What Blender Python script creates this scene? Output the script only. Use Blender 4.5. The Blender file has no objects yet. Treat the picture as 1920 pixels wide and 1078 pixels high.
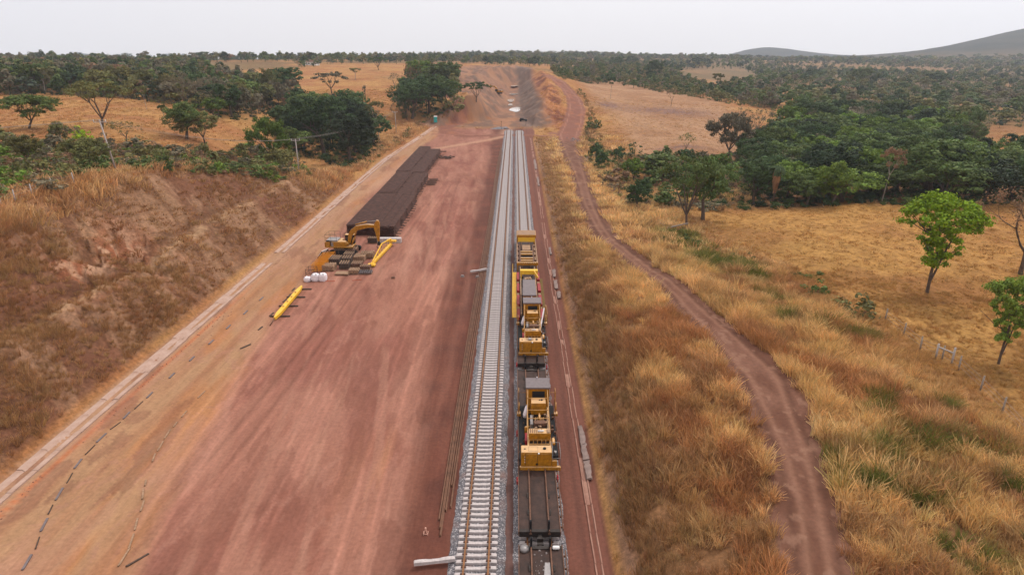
import bpy, math, random
import numpy as np
from mathutils import Vector, Matrix, Euler

sc = bpy.context.scene
C = sc.collection
R = math.radians
rng = np.random.default_rng(7)
random.seed(7)

# ------------------------------------------------------------------ camera
F = 1220.0; CX, CY = 960.0, 539.0
PITCH = math.atan(450 / F); CAMZ = 33.2
YAW = -math.atan(6 * math.cos(PITCH) / F)
cam_d = bpy.data.cameras.new('camera'); cam = bpy.data.objects.new('camera', cam_d); C.objects.link(cam)
cam.location = (0, 0, CAMZ)
cam.rotation_euler = (math.pi / 2 - PITCH, 0, -YAW)
cam_d.sensor_width = 36; cam_d.lens = 36 * F / 1920
cam_d.clip_start = 1; cam_d.clip_end = 20000
sc.camera = cam

# ------------------------------------------------------------------ light
SUN_EL, SUN_AZ = 56, 40        # azimuth from +y towards +x
world = bpy.data.worlds.new('World'); sc.world = world; world.use_nodes = True
nt = world.node_tree; nt.nodes.clear()
wo = nt.nodes.new('ShaderNodeOutputWorld'); bg = nt.nodes.new('ShaderNodeBackground')
sky = nt.nodes.new('ShaderNodeTexSky'); sky.sky_type = 'NISHITA'; sky.sun_disc = False
sky.sun_elevation = R(SUN_EL); sky.sun_rotation = R(SUN_AZ)
sky.air_density = 1.0; sky.dust_density = 6.0; sky.ozone_density = 1.0
hs = nt.nodes.new('ShaderNodeHueSaturation'); hs.inputs['Saturation'].default_value = 0.25
mx = nt.nodes.new('ShaderNodeMix'); mx.data_type = 'RGBA'; mx.inputs[0].default_value = 0.72
mx.inputs[7].default_value = (10.7, 10.05, 9.75, 1)      # thin high cloud veil
nt.links.new(sky.outputs[0], hs.inputs['Color']); nt.links.new(hs.outputs[0], mx.inputs[6])
nt.links.new(mx.outputs[2], bg.inputs[0]); bg.inputs[1].default_value = 0.0985
nt.links.new(bg.outputs[0], wo.inputs[0])
sd = bpy.data.lights.new('sun', 'SUN'); sd.energy = 1.5; sd.angle = R(11); sd.color = (1, .93, .84)
so = bpy.data.objects.new('sun', sd); C.objects.link(so)
_s = Vector((math.sin(R(SUN_AZ)) * math.cos(R(SUN_EL)), math.cos(R(SUN_AZ)) * math.cos(R(SUN_EL)), math.sin(R(SUN_EL))))
so.rotation_euler = _s.to_track_quat('Z', 'Y').to_euler(); so.location = _s * 100 + Vector((0, 60, 0))
sc.view_settings.view_transform = 'Standard'; sc.view_settings.look = 'None'
sc.view_settings.gamma = 1; sc.view_settings.use_curve_mapping = False; sc.view_settings.exposure = 0.43
try:
    sc.cycles.max_bounces = 5; sc.cycles.diffuse_bounces = 3; sc.cycles.volume_bounces = 1
    sc.cycles.transparent_max_bounces = 8; sc.cycles.use_denoising = True
except Exception:
    pass
HAZE_DENSITY = 0.00014

# ------------------------------------------------------------------ numpy noise
def _h(ix, iy, s):
    n = (ix.astype(np.int64) * 374761393 + iy.astype(np.int64) * 668265263 + s * 144665) & 0x7fffffff
    n = ((n ^ (n >> 13)) * 1274126177) & 0x7fffffff
    return ((n ^ (n >> 16)) & 0xffff) / 65535.0
def vnoise(x, y, s=0):
    x = np.asarray(x, float); y = np.asarray(y, float)
    ix = np.floor(x); iy = np.floor(y); fx = x - ix; fy = y - iy
    fx = fx * fx * (3 - 2 * fx); fy = fy * fy * (3 - 2 * fy)
    a = _h(ix, iy, s); b = _h(ix + 1, iy, s); c = _h(ix, iy + 1, s); d = _h(ix + 1, iy + 1, s)
    return (a * (1 - fx) + b * fx) * (1 - fy) + (c * (1 - fx) + d * fx) * fy
def fbm(x, y, s=0, o=4):
    r = 0; a = .5; t = 0
    for k in range(o):
        r = r + a * vnoise(x * 2 ** k + 17.3 * k, y * 2 ** k - 9.1 * k, s + k); t += a; a *= .5
    return r / t
def sstep(a, b, x):
    t = np.clip((np.asarray(x, float) - a) / (b - a), 0, 1); return t * t * (3 - 2 * t)
def lerp(a, b, t): return a + (b - a) * t

# ------------------------------------------------------------------ terrain heights
def ray(px, py):
    a = (px - CX) / F; b = -(py - CY) / F
    y = math.cos(PITCH) + b * math.sin(PITCH); z = -math.sin(PITCH) + b * math.cos(PITCH)
    c, s = math.cos(YAW), math.sin(YAW)
    return np.array([a * c + y * s, -a * s + y * c, z])
def GZ(px, py, z):
    d = ray(px, py); t = (z - CAMZ) / d[2]; return (d[0] * t, d[1] * t, z)
def GY(px, py, Y):
    d = ray(px, py); t = Y / d[1]; return (d[0] * t, Y, CAMZ + d[2] * t)

ctrl = [(-63, 20, 14.5), (-63, 40, 14.5), (-63, 80, 14.7), (-63, 100, 14.5), (-61, 112, 13.5), (-57, 122, 10.5), (-54, 136, 9.2),
        (-49, 151, 6.2), (-46, 162, 3.6), (-44, 174, 1.8), (-41, 190, 0.6), (-40, 220, .5), (-39, 260, .6), (-37, 300, 1.2), (-100, 60, 14.5), (-80, 100, 14.3), (-115, 100, 13.5), (-67, 118, 12.6),
        (-90, 140, 12), (-120, 150, 13.2), (-62, 187, 1.0), (-75, 165, 4.5), (-55, 170, 2.2), (-52, 210, .4), (-70, 220, -.5), (-55, 250, 0.0),
        (-45, 240, .3),
        (9, 30, 2.6), (12, 40, 3.4), (12, 60, 3.8), (12, 80, 3.3), (12, 110, 2.4), (12, 150, 1.6), (11, 200, .9), (10, 255, .4), (14, 262, .3),
        (18, 35, 5), (20, 60, 5.1), (19, 80, 4.6), (17, 100, 3.8), (16, 130, 2.8), (16, 180, 1.8), (19, 240, 1),
        (28, 40, 5.2), (30, 60, 4.8), (34, 80, 3.6), (40, 60, 4.0), (60, 88, 2.4), (55, 66, 3), (45, 100, 2), (30, 110, 2), (26, 150, 0), (40, 140, 0.3),
        (75, 130, 1.6), (60, 115, 2.2), (100, 130, 2.2), (40, 180, -2), (70, 170, -2), (110, 180, -2),
        (30, 200, 0.5), (30, 260, 1), (60, 230, 0.5), (60, 300, 3), (50, 400, 7), (90, 300, 1), (60, 560, 9),
        (33, 350, 7), (28, 420, 14), (22, 400, 12), (16, 330, 6.5), (20, 290, 1.5), (16, 380, 12.5), (25, 500, 16), (0, 600, 17.5), (-20, 520, 17), (-36, 420, 14.5),
        (-22, 312, 10), (-34, 335, 9), (-13, 335, 9.5), (-28, 300, 1.5), (-15, 400, 13.5), (-50, 330, 6), (-60, 400, 12), (-12, 302, 5), (5, 290, .2), (12, 300, .8), (0, 340, 7), (4, 440, 15),
        (-500, -300, 14), (500, -300, 2), (0, -300, 3), (-300, 0, 15), (300, 0, 1), (-30, -50, 9), (10, -30, 3), (0, 10, 3),
        (-600, 500, 17), (-350, 420, 14.8), (-250, 600, 16), (-260, 800, 18.5), (-480, 720, 20.5), (-640, 680, 21), (-330, 850, 19), (0, 800, 14), (-90, 950, 15), (180, 800, 8), (300, 700, 3), (500, 800, -2), (500, 600, -3),
        (-900, 1100, 5), (-450, 1350, 4), (-700, 1300, 2), (-200, 1250, 14.5), (0, 1550, 16.5), (200, 1500, 15), (-100, 1400, 16), (420, 1400, 11), (640, 1350, 5), (820, 1250, -1), (1000, 1200, -5), (1000, 1500, -9),
        (0, 2100, -10), (-300, 1900, -5), (500, 2000, -8), (-1300, 1800, -20), (-1300, 2300, -30), (900, 2200, -22), (1700, 1900, -24), (0, 3200, -40), (-2000, 3000, -40), (1200, 3200, -40), (2400, 2600, -40), (0, 5500, -60), (4000, 4000, -60), (-4000, 4000, -60)]
for p in [(50, 242, 14.2), (190, 242, 13.6), (300, 240, 12.4), (100, 195, 14.6), (0, 184, 14.8), (250, 192, 14), (420, 230, 10.5), (470, 215, 9.5), (380, 285, 8.5),
          (560, 318, 1.4), (640, 300, -.5), (600, 250, 1.5), (742, 248, 0), (700, 225, 3), (540, 205, 7), (600, 195, 9), (700, 190, 8.5), (650, 136, 16), (740, 136, 15.5),
          (560, 140, 15), (780, 215, 3.5), (840, 190, 8), (800, 150, 13), (300, 150, 15.5), (100, 150, 16),
          (1100, 155, 8), (1250, 180, 6), (1400, 205, 3), (1200, 230, 2.6), (1300, 240, 1.2), (1400, 250, -1), (1250, 283, -.6), (1500, 260, -3), (1700, 240, -3),
          (1890, 240, -2.5), (1600, 385, 1.6), (1800, 385, 2), (1330, 420, .6), (1500, 180, -2), (1750, 170, -4), (1900, 180, -5), (1500, 140, -4), (1800, 145, -6), (1200, 125, 4), (1350, 150, 0)]:
    ctrl.append(GZ(*p))
ctrl = np.array(ctrl, float)
def _uw(x, y):
    r = np.sqrt(x * x + y * y) + 1e-6
    return np.arctan2(x, y) * 2.4, np.log(np.maximum(r, 12))
_cu, _cw = _uw(ctrl[:, 0], ctrl[:, 1])
def _phi(du, dw): return np.sqrt(du * du + dw * dw + .0008)
_A = _phi(_cu[:, None] - _cu[None], _cw[:, None] - _cw[None])
_n = len(ctrl)
_M = np.zeros((_n + 1, _n + 1)); _M[:_n, :_n] = _A; _M[:_n, _n] = 1; _M[_n, :_n] = 1
_M[:_n, :_n] += np.eye(_n) * -0.002
_sol = np.linalg.solve(_M, np.append(ctrl[:, 2], 0))
def base(x, y):
    x = np.asarray(x, float); y = np.asarray(y, float); sh = x.shape; x = x.ravel(); y = y.ravel()
    u, w = _uw(x, y); out = np.full(x.shape, _sol[-1])
    for k in range(0, len(x), 60000):
        s = slice(k, k + 60000)
        out[s] += _phi(u[s, None] - _cu[None], w[s, None] - _cw[None]) @ _sol[:-1]
    r = np.sqrt(x * x + y * y)
    # distant hills
    def hill(px, r0, hh, sx, sy):
        d = ray(px, 100); cx, cy = d[0] / math.hypot(d[0], d[1]) * r0, d[1] / math.hypot(d[0], d[1]) * r0
        dx, dy = x - cx, y - cy; ux, uy = cx / r0, cy / r0
        a = dx * ux + dy * uy; b = dx * uy - dy * ux
        return hh * np.exp(-(a / sy) ** 2 - (b / sx) ** 2)
    out = out + hill(1425, 3500, 46, 210, 500) + hill(1520, 3500, 34, 360, 500)
    out = out + hill(2250, 3000, 150, 640, 800) + hill(1960, 2900, 30, 260, 420) + hill(1620, 2300, 14, 700, 350)
    g = fbm(x / 90, y / 90, 5, 3) - .5
    out = out + g * 3.4 * sstep(180, 600, r) + (fbm(x / 300, y / 300, 9, 3) - .5) * 14 * sstep(2200, 3000, r)
    return out.reshape(sh)
# formation: drain edges and floor
def floor_z(y): return np.interp(y, [-100, 395, 470, 530, 575, 620], [0, 0, 1.5, 4, 16.5, 18])
def xl_at(y): return np.interp(y, [-100, 205, 240, 296, 310, 330, 360, 420, 520, 620], [-41.4, -41.6, -39.2, -36.4, -26, -12, -7.5, -6, -4, -3])
def xr_at(y): return np.interp(y, [-100, 250, 280, 310, 340, 420, 620], [6.4, 6.6, 8, 7, 4.5, 3, 2])
def cutl(d, y):
    n = d / 1.5
    withb = np.where(n < 5.7, n, np.where(d < 8.55 + 1.7, 5.7 + .02 * (d - 8.55), (d - 1.7) / 1.5))
    return np.where(y < 290, withb, np.where(y < 345, d / .85, d / 1.5))
def height(x, y, detail=True):
    x = np.asarray(x, float); y = np.asarray(y, float)
    b = base(x, y)
    wob = (fbm(x / 5, y / 5, 3) - .5) * 1.2
    dl = xl_at(y) - x; dr = x - xr_at(y); fz = floor_z(y)
    active = sstep(700, 625, y)
    d = np.maximum(np.maximum(dl, dr), 0)
    cutz = fz + np.where(dl > 0, cutl(np.maximum(dl + wob * sstep(0, 3, dl), 0), y), np.maximum(dr + wob * .5 * sstep(0, 3, dr), 0) / 1.25)
    fillz = fz - d / 1.6
    h = np.minimum(b, cutz); h = np.maximum(h, fillz)
    h = np.where(d <= 0, fz, h)
    h = lerp(b, h, active)
    if detail:
        off = sstep(.3, 2.5, d)
        cutzone = sstep(292, 305, y) * sstep(640, 600, y) * sstep(60, 30, np.abs(x)); rough = (fbm(x / 1.7, y / 1.7, 11, 3) - .5) * .5 + (fbm(x / 7, y / 7, 12, 3) - .5) * .9 + cutzone * ((fbm((x + y * .25) / 2.5, y / 9, 13, 5) - .5) * 2.6)
        h = h + rough * off * (1 - .6 * road_mask(x, y))
        # erosion gullies on the left cutting face
        face = sstep(1.5, 4, dl) * sstep(24, 19, dl) * sstep(170, 140, y)
        gul = fbm((y + x * .9) / 1.5, x / 12, 21, 3)
        h = h - face * (sstep(.42, .7, gul) * .34 + (fbm((x * .9 + y) / .8, x / 5, 23, 3) - .5) * .25)
        scar = np.exp(-((x + 54) / 4.5) ** 2 - ((y - 82) / 9) ** 2)
        h = h - face * scar * (1.2 + .8 * np.sign(vnoise(x / 1.3, y / 1.6, 8) - .5))
        # platform: faint wheel ruts and crests of pushed earth
        ins = 1 - off
        pl = ins * sstep(30, 20, abs(y - 130) - 120)
        h = h + pl * (fbm(x / .8, y / 9, 31, 3) - .5) * .07 * sstep(-4.9, -6.2, x)
        # heap of ground at the level crossing
        h = h + ins * .22 * np.exp(-((y - 266 - .04 * (x + 5)) / 2.2) ** 2) * sstep(-36, -22, x) * sstep(12, 6, x)
    return h
# dirt road: centre line in world metres (x, y, half width)
road_pts = np.array([(14, 12, 1.9), (15.8, 22, 1.8), (17.5, 29.4, 1.9), (19.3, 35.1, 1.9), (20.8, 41.1, 2.0), (21.8, 47.3, 2.2), (22.7, 53.2, 2.5), (22.1, 58.1, 2.4), (21.3, 65.5, 2.1), (20.5, 73.6, 1.95),
                     (19.5, 80.3, 1.85), (17.7, 89.8, 1.8), (15.9, 100.2, 1.75), (15.2, 117.8, 1.85), (15.2, 131.7, 1.95), (16.6, 155, 2.1), (17.6, 187, 2.5), (19.0, 229, 3.2), (21.3, 265, 4.5),
                     (26, 295, 4.5),
                     (29.5, 325, 4.2), (31, 355, 3.8), (29.5, 390, 3.6), (26, 425, 3.4), (22, 470, 3.2)])
road2 = np.array([(19, 262, 2.2), (8, 266, 1.8), (-8, 266, 1.8), (-20, 262, 2), (-28, 275, 3), (-31, 296, 3), (-27, 306, 2.5), (-24.5, 318, 2), (-32, 345, 2.2), (-45, 380, 2)])
def seg_dist(x, y, pts):
    best = np.full(np.shape(x), -1e9)
    for a, b in zip(pts[:-1], pts[1:]):
        dx, dy = b[0] - a[0], b[1] - a[1]; L = dx * dx + dy * dy
        t = np.clip(((x - a[0]) * dx + (y - a[1]) * dy) / L, 0, 1)
        d = np.hypot(x - a[0] - t * dx, y - a[1] - t * dy)
        best = np.maximum(best, (a[2] + t * (b[2] - a[2])) - d)
    return best          # metres inside the edge, negative outside
def road_in(x, y):
    m = np.full(np.shape(x), -99.)
    k = (np.abs(x - 5) < 70) & (y > 0) & (y < 520)
    if np.any(k):
        xx = x[k] if np.ndim(x) else x; yy = y[k] if np.ndim(y) else y
        w = .35 + (fbm(xx / 1.4, yy / 1.4, 77, 4) - .5) * 1.5
        v = np.maximum(seg_dist(xx, yy, road_pts), seg_dist(xx, yy, road2)) + w
        if np.ndim(x): m[k] = v
        else: m = v
    return m
def road_mask(x, y): return sstep(-.15, .35, road_in(x, y))

def zat(x, y): return float(height(np.array([x]), np.array([y]))[0])
_tc = {}
def at(px, py, r0=25, r1=5000):
    """point of the terrain seen at a pixel of the 1920 px photograph"""
    d = ray(px, py); n = 420
    t = np.exp(np.linspace(math.log(r0), math.log(r1), n)) / math.hypot(d[0], d[1])
    X, Y, Z = d[0] * t, d[1] * t, CAMZ + d[2] * t
    g = height(X, Y, False) - Z
    k = np.argmax(g > 0) if np.any(g > 0) else n - 1
    k = max(k, 1); a = g[k - 1] / (g[k - 1] - g[k] + 1e-9) if g[k] > 0 else 1
    T = t[k - 1] + (t[k] - t[k - 1]) * a
    x, y = d[0] * T, d[1] * T
    return Vector((x, y, zat(x, y)))
def pxm(p):          # pixels (of 1920) per metre at a point
    return F / (p[1] * math.cos(PITCH) + (CAMZ - p[2]) * math.sin(PITCH))

# ------------------------------------------------------------------ materials
def mat(name, col, rough=.8, metal=0, noise=0., nscale=6, bump=0, bscale=20, col2=None, dust=0, spec=.3):
    m = bpy.data.materials.new(name); m.use_nodes = True; t = m.node_tree; b = t.nodes['Principled BSDF']
    b.inputs['Roughness'].default_value = rough; b.inputs['Metallic'].default_value = metal
    b.inputs['Specular IOR Level'].default_value = spec
    b.inputs['Base Color'].default_value = (*col, 1)
    co = t.nodes.new('ShaderNodeTexCoord')
    last = None
    if noise:
        n = t.nodes.new('ShaderNodeTexNoise'); n.inputs['Scale'].default_value = nscale; n.inputs['Detail'].default_value = 6; n.inputs['Roughness'].default_value = .7
        t.links.new(co.outputs['Object'], n.inputs['Vector'])
        r = t.nodes.new('ShaderNodeValToRGB'); r.color_ramp.elements[0].position = .32; r.color_ramp.elements[1].position = .7
        c2 = col2 if col2 else tuple(c * (1 - noise) for c in col)
        r.color_ramp.elements[0].color = (*c2, 1); r.color_ramp.elements[1].color = (*[min(1, c * (1 + noise * .3)) for c in col], 1)
        t.links.new(n.outputs[0], r.inputs[0]); t.links.new(r.outputs[0], b.inputs['Base Color']); last = r.outputs[0]
    if dust:
        g = t.nodes.new('ShaderNodeNewGeometry'); s = t.nodes.new('ShaderNodeSeparateXYZ'); t.links.new(g.outputs['Normal'], s.inputs[0])
        mr = t.nodes.new('ShaderNodeMapRange'); mr.inputs[1].default_value = .55; mr.inputs[2].default_value = .95; mr.inputs[4].default_value = dust
        t.links.new(s.outputs['Z'], mr.inputs[0])
        mm = t.nodes.new('ShaderNodeMix'); mm.data_type = 'RGBA'; mm.inputs[7].default_value = (.66, .46, .27, 1)
        t.links.new(mr.outputs[0], mm.inputs[0])
        if last: t.links.new(last, mm.inputs[6])
        else: mm.inputs[6].default_value = (*col, 1)
        t.links.new(mm.outputs[2], b.inputs['Base Color'])
    if bump:
        n = t.nodes.new('ShaderNodeTexNoise'); n.inputs['Scale'].default_value = bscale; n.inputs['Detail'].default_value = 5
        t.links.new(co.outputs['Object'], n.inputs['Vector'])
        bp = t.nodes.new('ShaderNodeBump'); bp.inputs['Distance'].default_value = bump; bp.inputs['Strength'].default_value = 1
        t.links.new(n.outputs[0], bp.inputs['Height']); t.links.new(bp.outputs[0], b.inputs['Normal'])
    return m
M = {}
M['yellow'] = mat('yellow paint', (.46, .19, .006), .5, noise=.55, nscale=3.2, dust=.55, spec=.4)
M['yellow_clean'] = mat('bright yellow paint', (.80, .46, .03), .45, noise=.2, nscale=2, spec=.4)
M['orange'] = mat('orange plastic', (.75, .30, .015), .5, noise=.15, nscale=3)
M['black'] = mat('black rubber', (.012, .012, .014), .8, noise=.4, nscale=5)
M['darkmetal'] = mat('dark steel', (.035, .027, .024), .6, metal=.3, noise=.4, nscale=4)
M['greyroof'] = mat('grey roof sheet', (.17, .14, .145), .55, metal=.2, noise=.25, nscale=3)
M['greymetal'] = mat('grey steel', (.30, .28, .28), .45, metal=.5, noise=.25, nscale=5)
M['rust'] = mat('rusty steel', (.17, .085, .055), .8, noise=.55, nscale=3, bump=.01)
M['deck'] = mat('rusty deck plate', (.058, .030, .023), .75, noise=.5, nscale=1.2, col2=(.022, .013, .011), bump=.01)
M['rail'] = mat('rail rust', (.26, .115, .045), .65, noise=.4, nscale=2)
M['darkrust'] = mat('dark rail rust', (.118, .053, .040), .8, noise=.6, nscale=1.1)
M['concrete'] = mat('sleeper concrete', (.52, .465, .46), .85, noise=.38, nscale=3.5, bump=.006)
M['drain'] = mat('drain concrete', (.42, .30, .25), .9, noise=.4, nscale=.8, col2=(.31, .19, .14), bump=.01)
M['white'] = mat('white fabric', (.78, .72, .76), .8, noise=.12, nscale=6)
M['whitepaint'] = mat('white paint', (.75, .74, .74), .5)
M['red'] = mat('dark red paint', (.30, .018, .022), .5, noise=.3, nscale=4)
M['glass'] = mat('dark cab glass', (.02, .024, .03), .12, spec=.6)
M['timber'] = mat('weathered timber', (.34, .21, .13), .85, noise=.5, nscale=4)
M['timberdark'] = mat('dark timber', (.085, .055, .042), .9, noise=.5, nscale=5)
M['turquoise'] = mat('turquoise plastic', (.03, .36, .34), .5)
M['bark'] = mat('bark', (.12, .085, .065), .95, noise=.5, nscale=3)
M['barkpale'] = mat('pale bark', (.32, .27, .23), .95, noise=.4, nscale=3)
M['pole'] = mat('pole concrete', (.42, .37, .35), .9, noise=.2, nscale=2)
M['rock'] = mat('broken rock', (.26, .22, .21), .9, noise=.4, nscale=2, bump=.03, bscale=4)
M['wire'] = mat('wire', (.25, .22, .2), .7)
M['shred'] = mat('plastic mesh', (.45, .10, .05), .8)

M['looserail'] = mat('brown rail', (.17, .078, .045), .75, noise=.5, nscale=1.5)
M['drain2'] = mat('earthy concrete', (.34, .20, .15), .9, noise=.45, nscale=.7, col2=(.22, .10, .075))
M['slab'] = mat('pale slab', (.27, .20, .18), .9, noise=.4, nscale=1.5)
def leafmat(name, instancer):
    m = bpy.data.materials.new(name); m.use_nodes = True; t = m.node_tree; b = t.nodes['Principled BSDF']
    if instancer:
        a = t.nodes.new('ShaderNodeAttribute'); a.attribute_type = 'INSTANCER'; a.attribute_name = 'tint'; src = a.outputs['Color']
    else:
        a = t.nodes.new('ShaderNodeObjectInfo'); src = a.outputs['Color']
    v = t.nodes.new('ShaderNodeAttribute'); v.attribute_name = 'var'
    m1 = t.nodes.new('ShaderNodeMix'); m1.data_type = 'RGBA'; m1.blend_type = 'MULTIPLY'; m1.inputs[0].default_value = 1
    t.links.new(src, m1.inputs[6]); t.links.new(v.outputs['Color'], m1.inputs[7]); t.links.new(m1.outputs[2], b.inputs['Base Color'])
    b.inputs['Roughness'].default_value = .7; b.inputs['Specular IOR Level'].default_value = .15
    tr = t.nodes.new('ShaderNodeBsdfTranslucent'); t.links.new(m1.outputs[2], tr.inputs['Color'])
    ms = t.nodes.new('ShaderNodeMixShader'); ms.inputs[0].default_value = .22
    t.links.new(b.outputs[0], ms.inputs[1]); t.links.new(tr.outputs[0], ms.inputs[2]); t.links.new(ms.outputs[0], t.nodes['Material Output'].inputs[0])
    return m
M['leaf'] = leafmat('leaves', False); M['leaf_i'] = leafmat('leaves and blades', True)

def groundmat():
    m = bpy.data.materials.new('ground'); m.use_nodes = True; t = m.node_tree; b = t.nodes['Principled BSDF']
    N = t.nodes.new; L = t.links.new
    b.inputs['Roughness'].default_value = .95; b.inputs['Specular IOR Level'].default_value = .1
    col = N('ShaderNodeAttribute'); col.attribute_name = 'soil'
    k = N('ShaderNodeAttribute'); k.attribute_name = 'kindmask'       # R platform streaks, G short grass, B gravelly
    sep = N('ShaderNodeSeparateColor'); L(k.outputs['Color'], sep.inputs[0])
    co = N('ShaderNodeTexCoord')
    def noise(scale, detail=6, sx=1, sy=1, rough=.65):
        mp = N('ShaderNodeMapping'); mp.inputs['Scale'].default_value = (sx, sy, 1); L(co.outputs['Object'], mp.inputs[0])
        n = N('ShaderNodeTexNoise'); n.inputs['Scale'].default_value = scale; n.inputs['Detail'].default_value = detail; n.inputs['Roughness'].default_value = rough
        L(mp.outputs[0], n.inputs['Vector']); return n.outputs[0]
    def rampf(x, a, c, lo, hi):
        r = N('ShaderNodeMapRange'); r.inputs[1].default_value = a; r.inputs[2].default_value = c; r.inputs[3].default_value = lo; r.inputs[4].default_value = hi
        L(x, r.inputs[0]); return r.outputs[0]
    def mul(a, c):
        r = N('ShaderNodeMath'); r.operation = 'MULTIPLY'
        for i, v in enumerate((a, c)):
            if isinstance(v, float): r.inputs[i].default_value = v
            else: L(v, r.inputs[i])
        return r.outputs[0]
    streak = rampf(noise(.9, 7, 1, .14), .3, .72, .90, 1.08)
    streak2 = rampf(noise(4.5, 5, 1, .06), .3, .72, .9, 1.08)
    fine = rampf(noise(3.0, 8), .3, .72, .82, 1.16)
    tuft = rampf(noise(1.5, 8, 1, 1, .8), .34, .66, .62, 1.28)
    tuft2 = rampf(noise(.33, 6, 1, .6, .7), .34, .68, .82, 1.14)
    def fac(x, g):       # 1 + g*(x-1)
        s = N('ShaderNodeMath'); s.operation = 'SUBTRACT'; L(x, s.inputs[0]); s.inputs[1].default_value = 1
        a = N('ShaderNodeMath'); a.operation = 'MULTIPLY_ADD'; L(s.outputs[0], a.inputs[0]); L(g, a.inputs[1]); a.inputs[2].default_value = 1
        return a.outputs[0]
    tot = mul(mul(mul(fac(streak, sep.outputs[0]), fac(streak2, sep.outputs[0])), fine), mul(fac(tuft, sep.outputs[1]), fac(tuft2, sep.outputs[1])))
    vm = N('ShaderNodeVectorMath'); vm.operation = 'SCALE'; L(col.outputs['Color'], vm.inputs[0]); L(tot, vm.inputs['Scale']); L(vm.outputs[0], b.inputs['Base Color'])
    bp = N('ShaderNodeBump'); bp.inputs['Distance'].default_value = .12; bp.inputs['Strength'].default_value = .7
    hh = N('ShaderNodeMath'); hh.operation = 'ADD'; L(mul(noise(2.2, 8), .5), hh.inputs[0]); L(mul(mul(noise(1.5, 8, 1, 1, .8), 2.2), sep.outputs[1]), hh.inputs[1])
    L(hh.outputs[0], bp.inputs['Height']); L(bp.outputs[0], b.inputs['Normal'])
    return m
M['ground'] = groundmat()
def ballastmat():
    m = mat('ballast stones', (.20, .19, .20), .85); t = m.node_tree; b = t.nodes['Principled BSDF']
    co = t.nodes.new('ShaderNodeTexCoord'); v = t.nodes.new('ShaderNodeTexVoronoi'); v.inputs['Scale'].default_value = 13
    t.links.new(co.outputs['Object'], v.inputs['Vector'])
    s = t.nodes.new('ShaderNodeSeparateColor'); t.links.new(v.outputs['Color'], s.inputs[0])
    r = t.nodes.new('ShaderNodeValToRGB'); e = r.color_ramp.elements
    e[0].position = 0; e[0].color = (.07, .068, .078, 1); e[1].position = 1; e[1].color = (.46, .43, .44, 1)
    e2 = r.color_ramp.elements.new(.7); e2.color = (.16, .15, .165, 1)
    t.links.new(s.outputs[0], r.inputs[0])
    n = t.nodes.new('ShaderNodeTexNoise'); n.inputs['Scale'].default_value = .7; n.inputs['Detail'].default_value = 6; t.links.new(co.outputs['Object'], n.inputs['Vector'])
    mr = t.nodes.new('ShaderNodeMapRange'); mr.inputs[1].default_value = .55; mr.inputs[2].default_value = .75; mr.inputs[4].default_value = .7; t.links.new(n.outputs[0], mr.inputs[0])
    mm = t.nodes.new('ShaderNodeMix'); mm.data_type = 'RGBA'; mm.inputs[7].default_value = (.22, .13, .11, 1)
    t.links.new(mr.outputs[0], mm.inputs[0]); t.links.new(r.outputs[0], mm.inputs[6]); t.links.new(mm.outputs[2], b.inputs['Base Color'])
    bp = t.nodes.new('ShaderNodeBump'); bp.inputs['Distance'].default_value = .06; t.links.new(v.outputs['Distance'], bp.inputs['Height']); t.links.new(bp.outputs[0], b.inputs['Normal'])
    return m
M['ballast'] = ballastmat()
m = bpy.data.materials.new('puddle water'); m.use_nodes = True; b_ = m.node_tree.nodes['Principled BSDF']
b_.inputs['Base Color'].default_value = (.62, .58, .54, 1); b_.inputs['Roughness'].default_value = .06; b_.inputs['Specular IOR Level'].default_value = 1; M['water'] = m

# ------------------------------------------------------------------ object helpers
def tag(o, label=None, cat=None, group=None, kind=None):
    if label: o['label'] = label
    if cat: o['category'] = cat
    if group: o['group'] = group
    if kind: o['kind'] = kind
    return o
def link(name, me, parent=None):
    o = bpy.data.objects.new(name, me); C.objects.link(o)
    if parent: o.parent = parent
    return o
def empty(name, loc, rz=0, label=None, cat=None, group=None):
    o = bpy.data.objects.new(name, None); C.objects.link(o); o.location = loc; o.rotation_euler = (0, 0, rz); o.empty_display_size = .5
    return tag(o, label, cat, group)
def mesh_np(name, v, f, mat_=None, smooth=False):
    me = bpy.data.meshes.new(name); v = np.asarray(v, np.float32); f = np.asarray(f, np.int32); k = f.shape[1]
    me.vertices.add(len(v)); me.vertices.foreach_set('co', v.ravel())
    me.loops.add(f.size); me.loops.foreach_set('vertex_index', f.ravel())
    me.polygons.add(len(f)); me.polygons.foreach_set('loop_start', np.arange(0, f.size, k, dtype=np.int32))
    me.polygons.foreach_set('loop_total', np.full(len(f), k, np.int32))
    if smooth: me.polygons.foreach_set('use_smooth', np.ones(len(f), bool))
    me.update(calc_edges=True)
    if mat_: me.materials.append(mat_)
    return me
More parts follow.
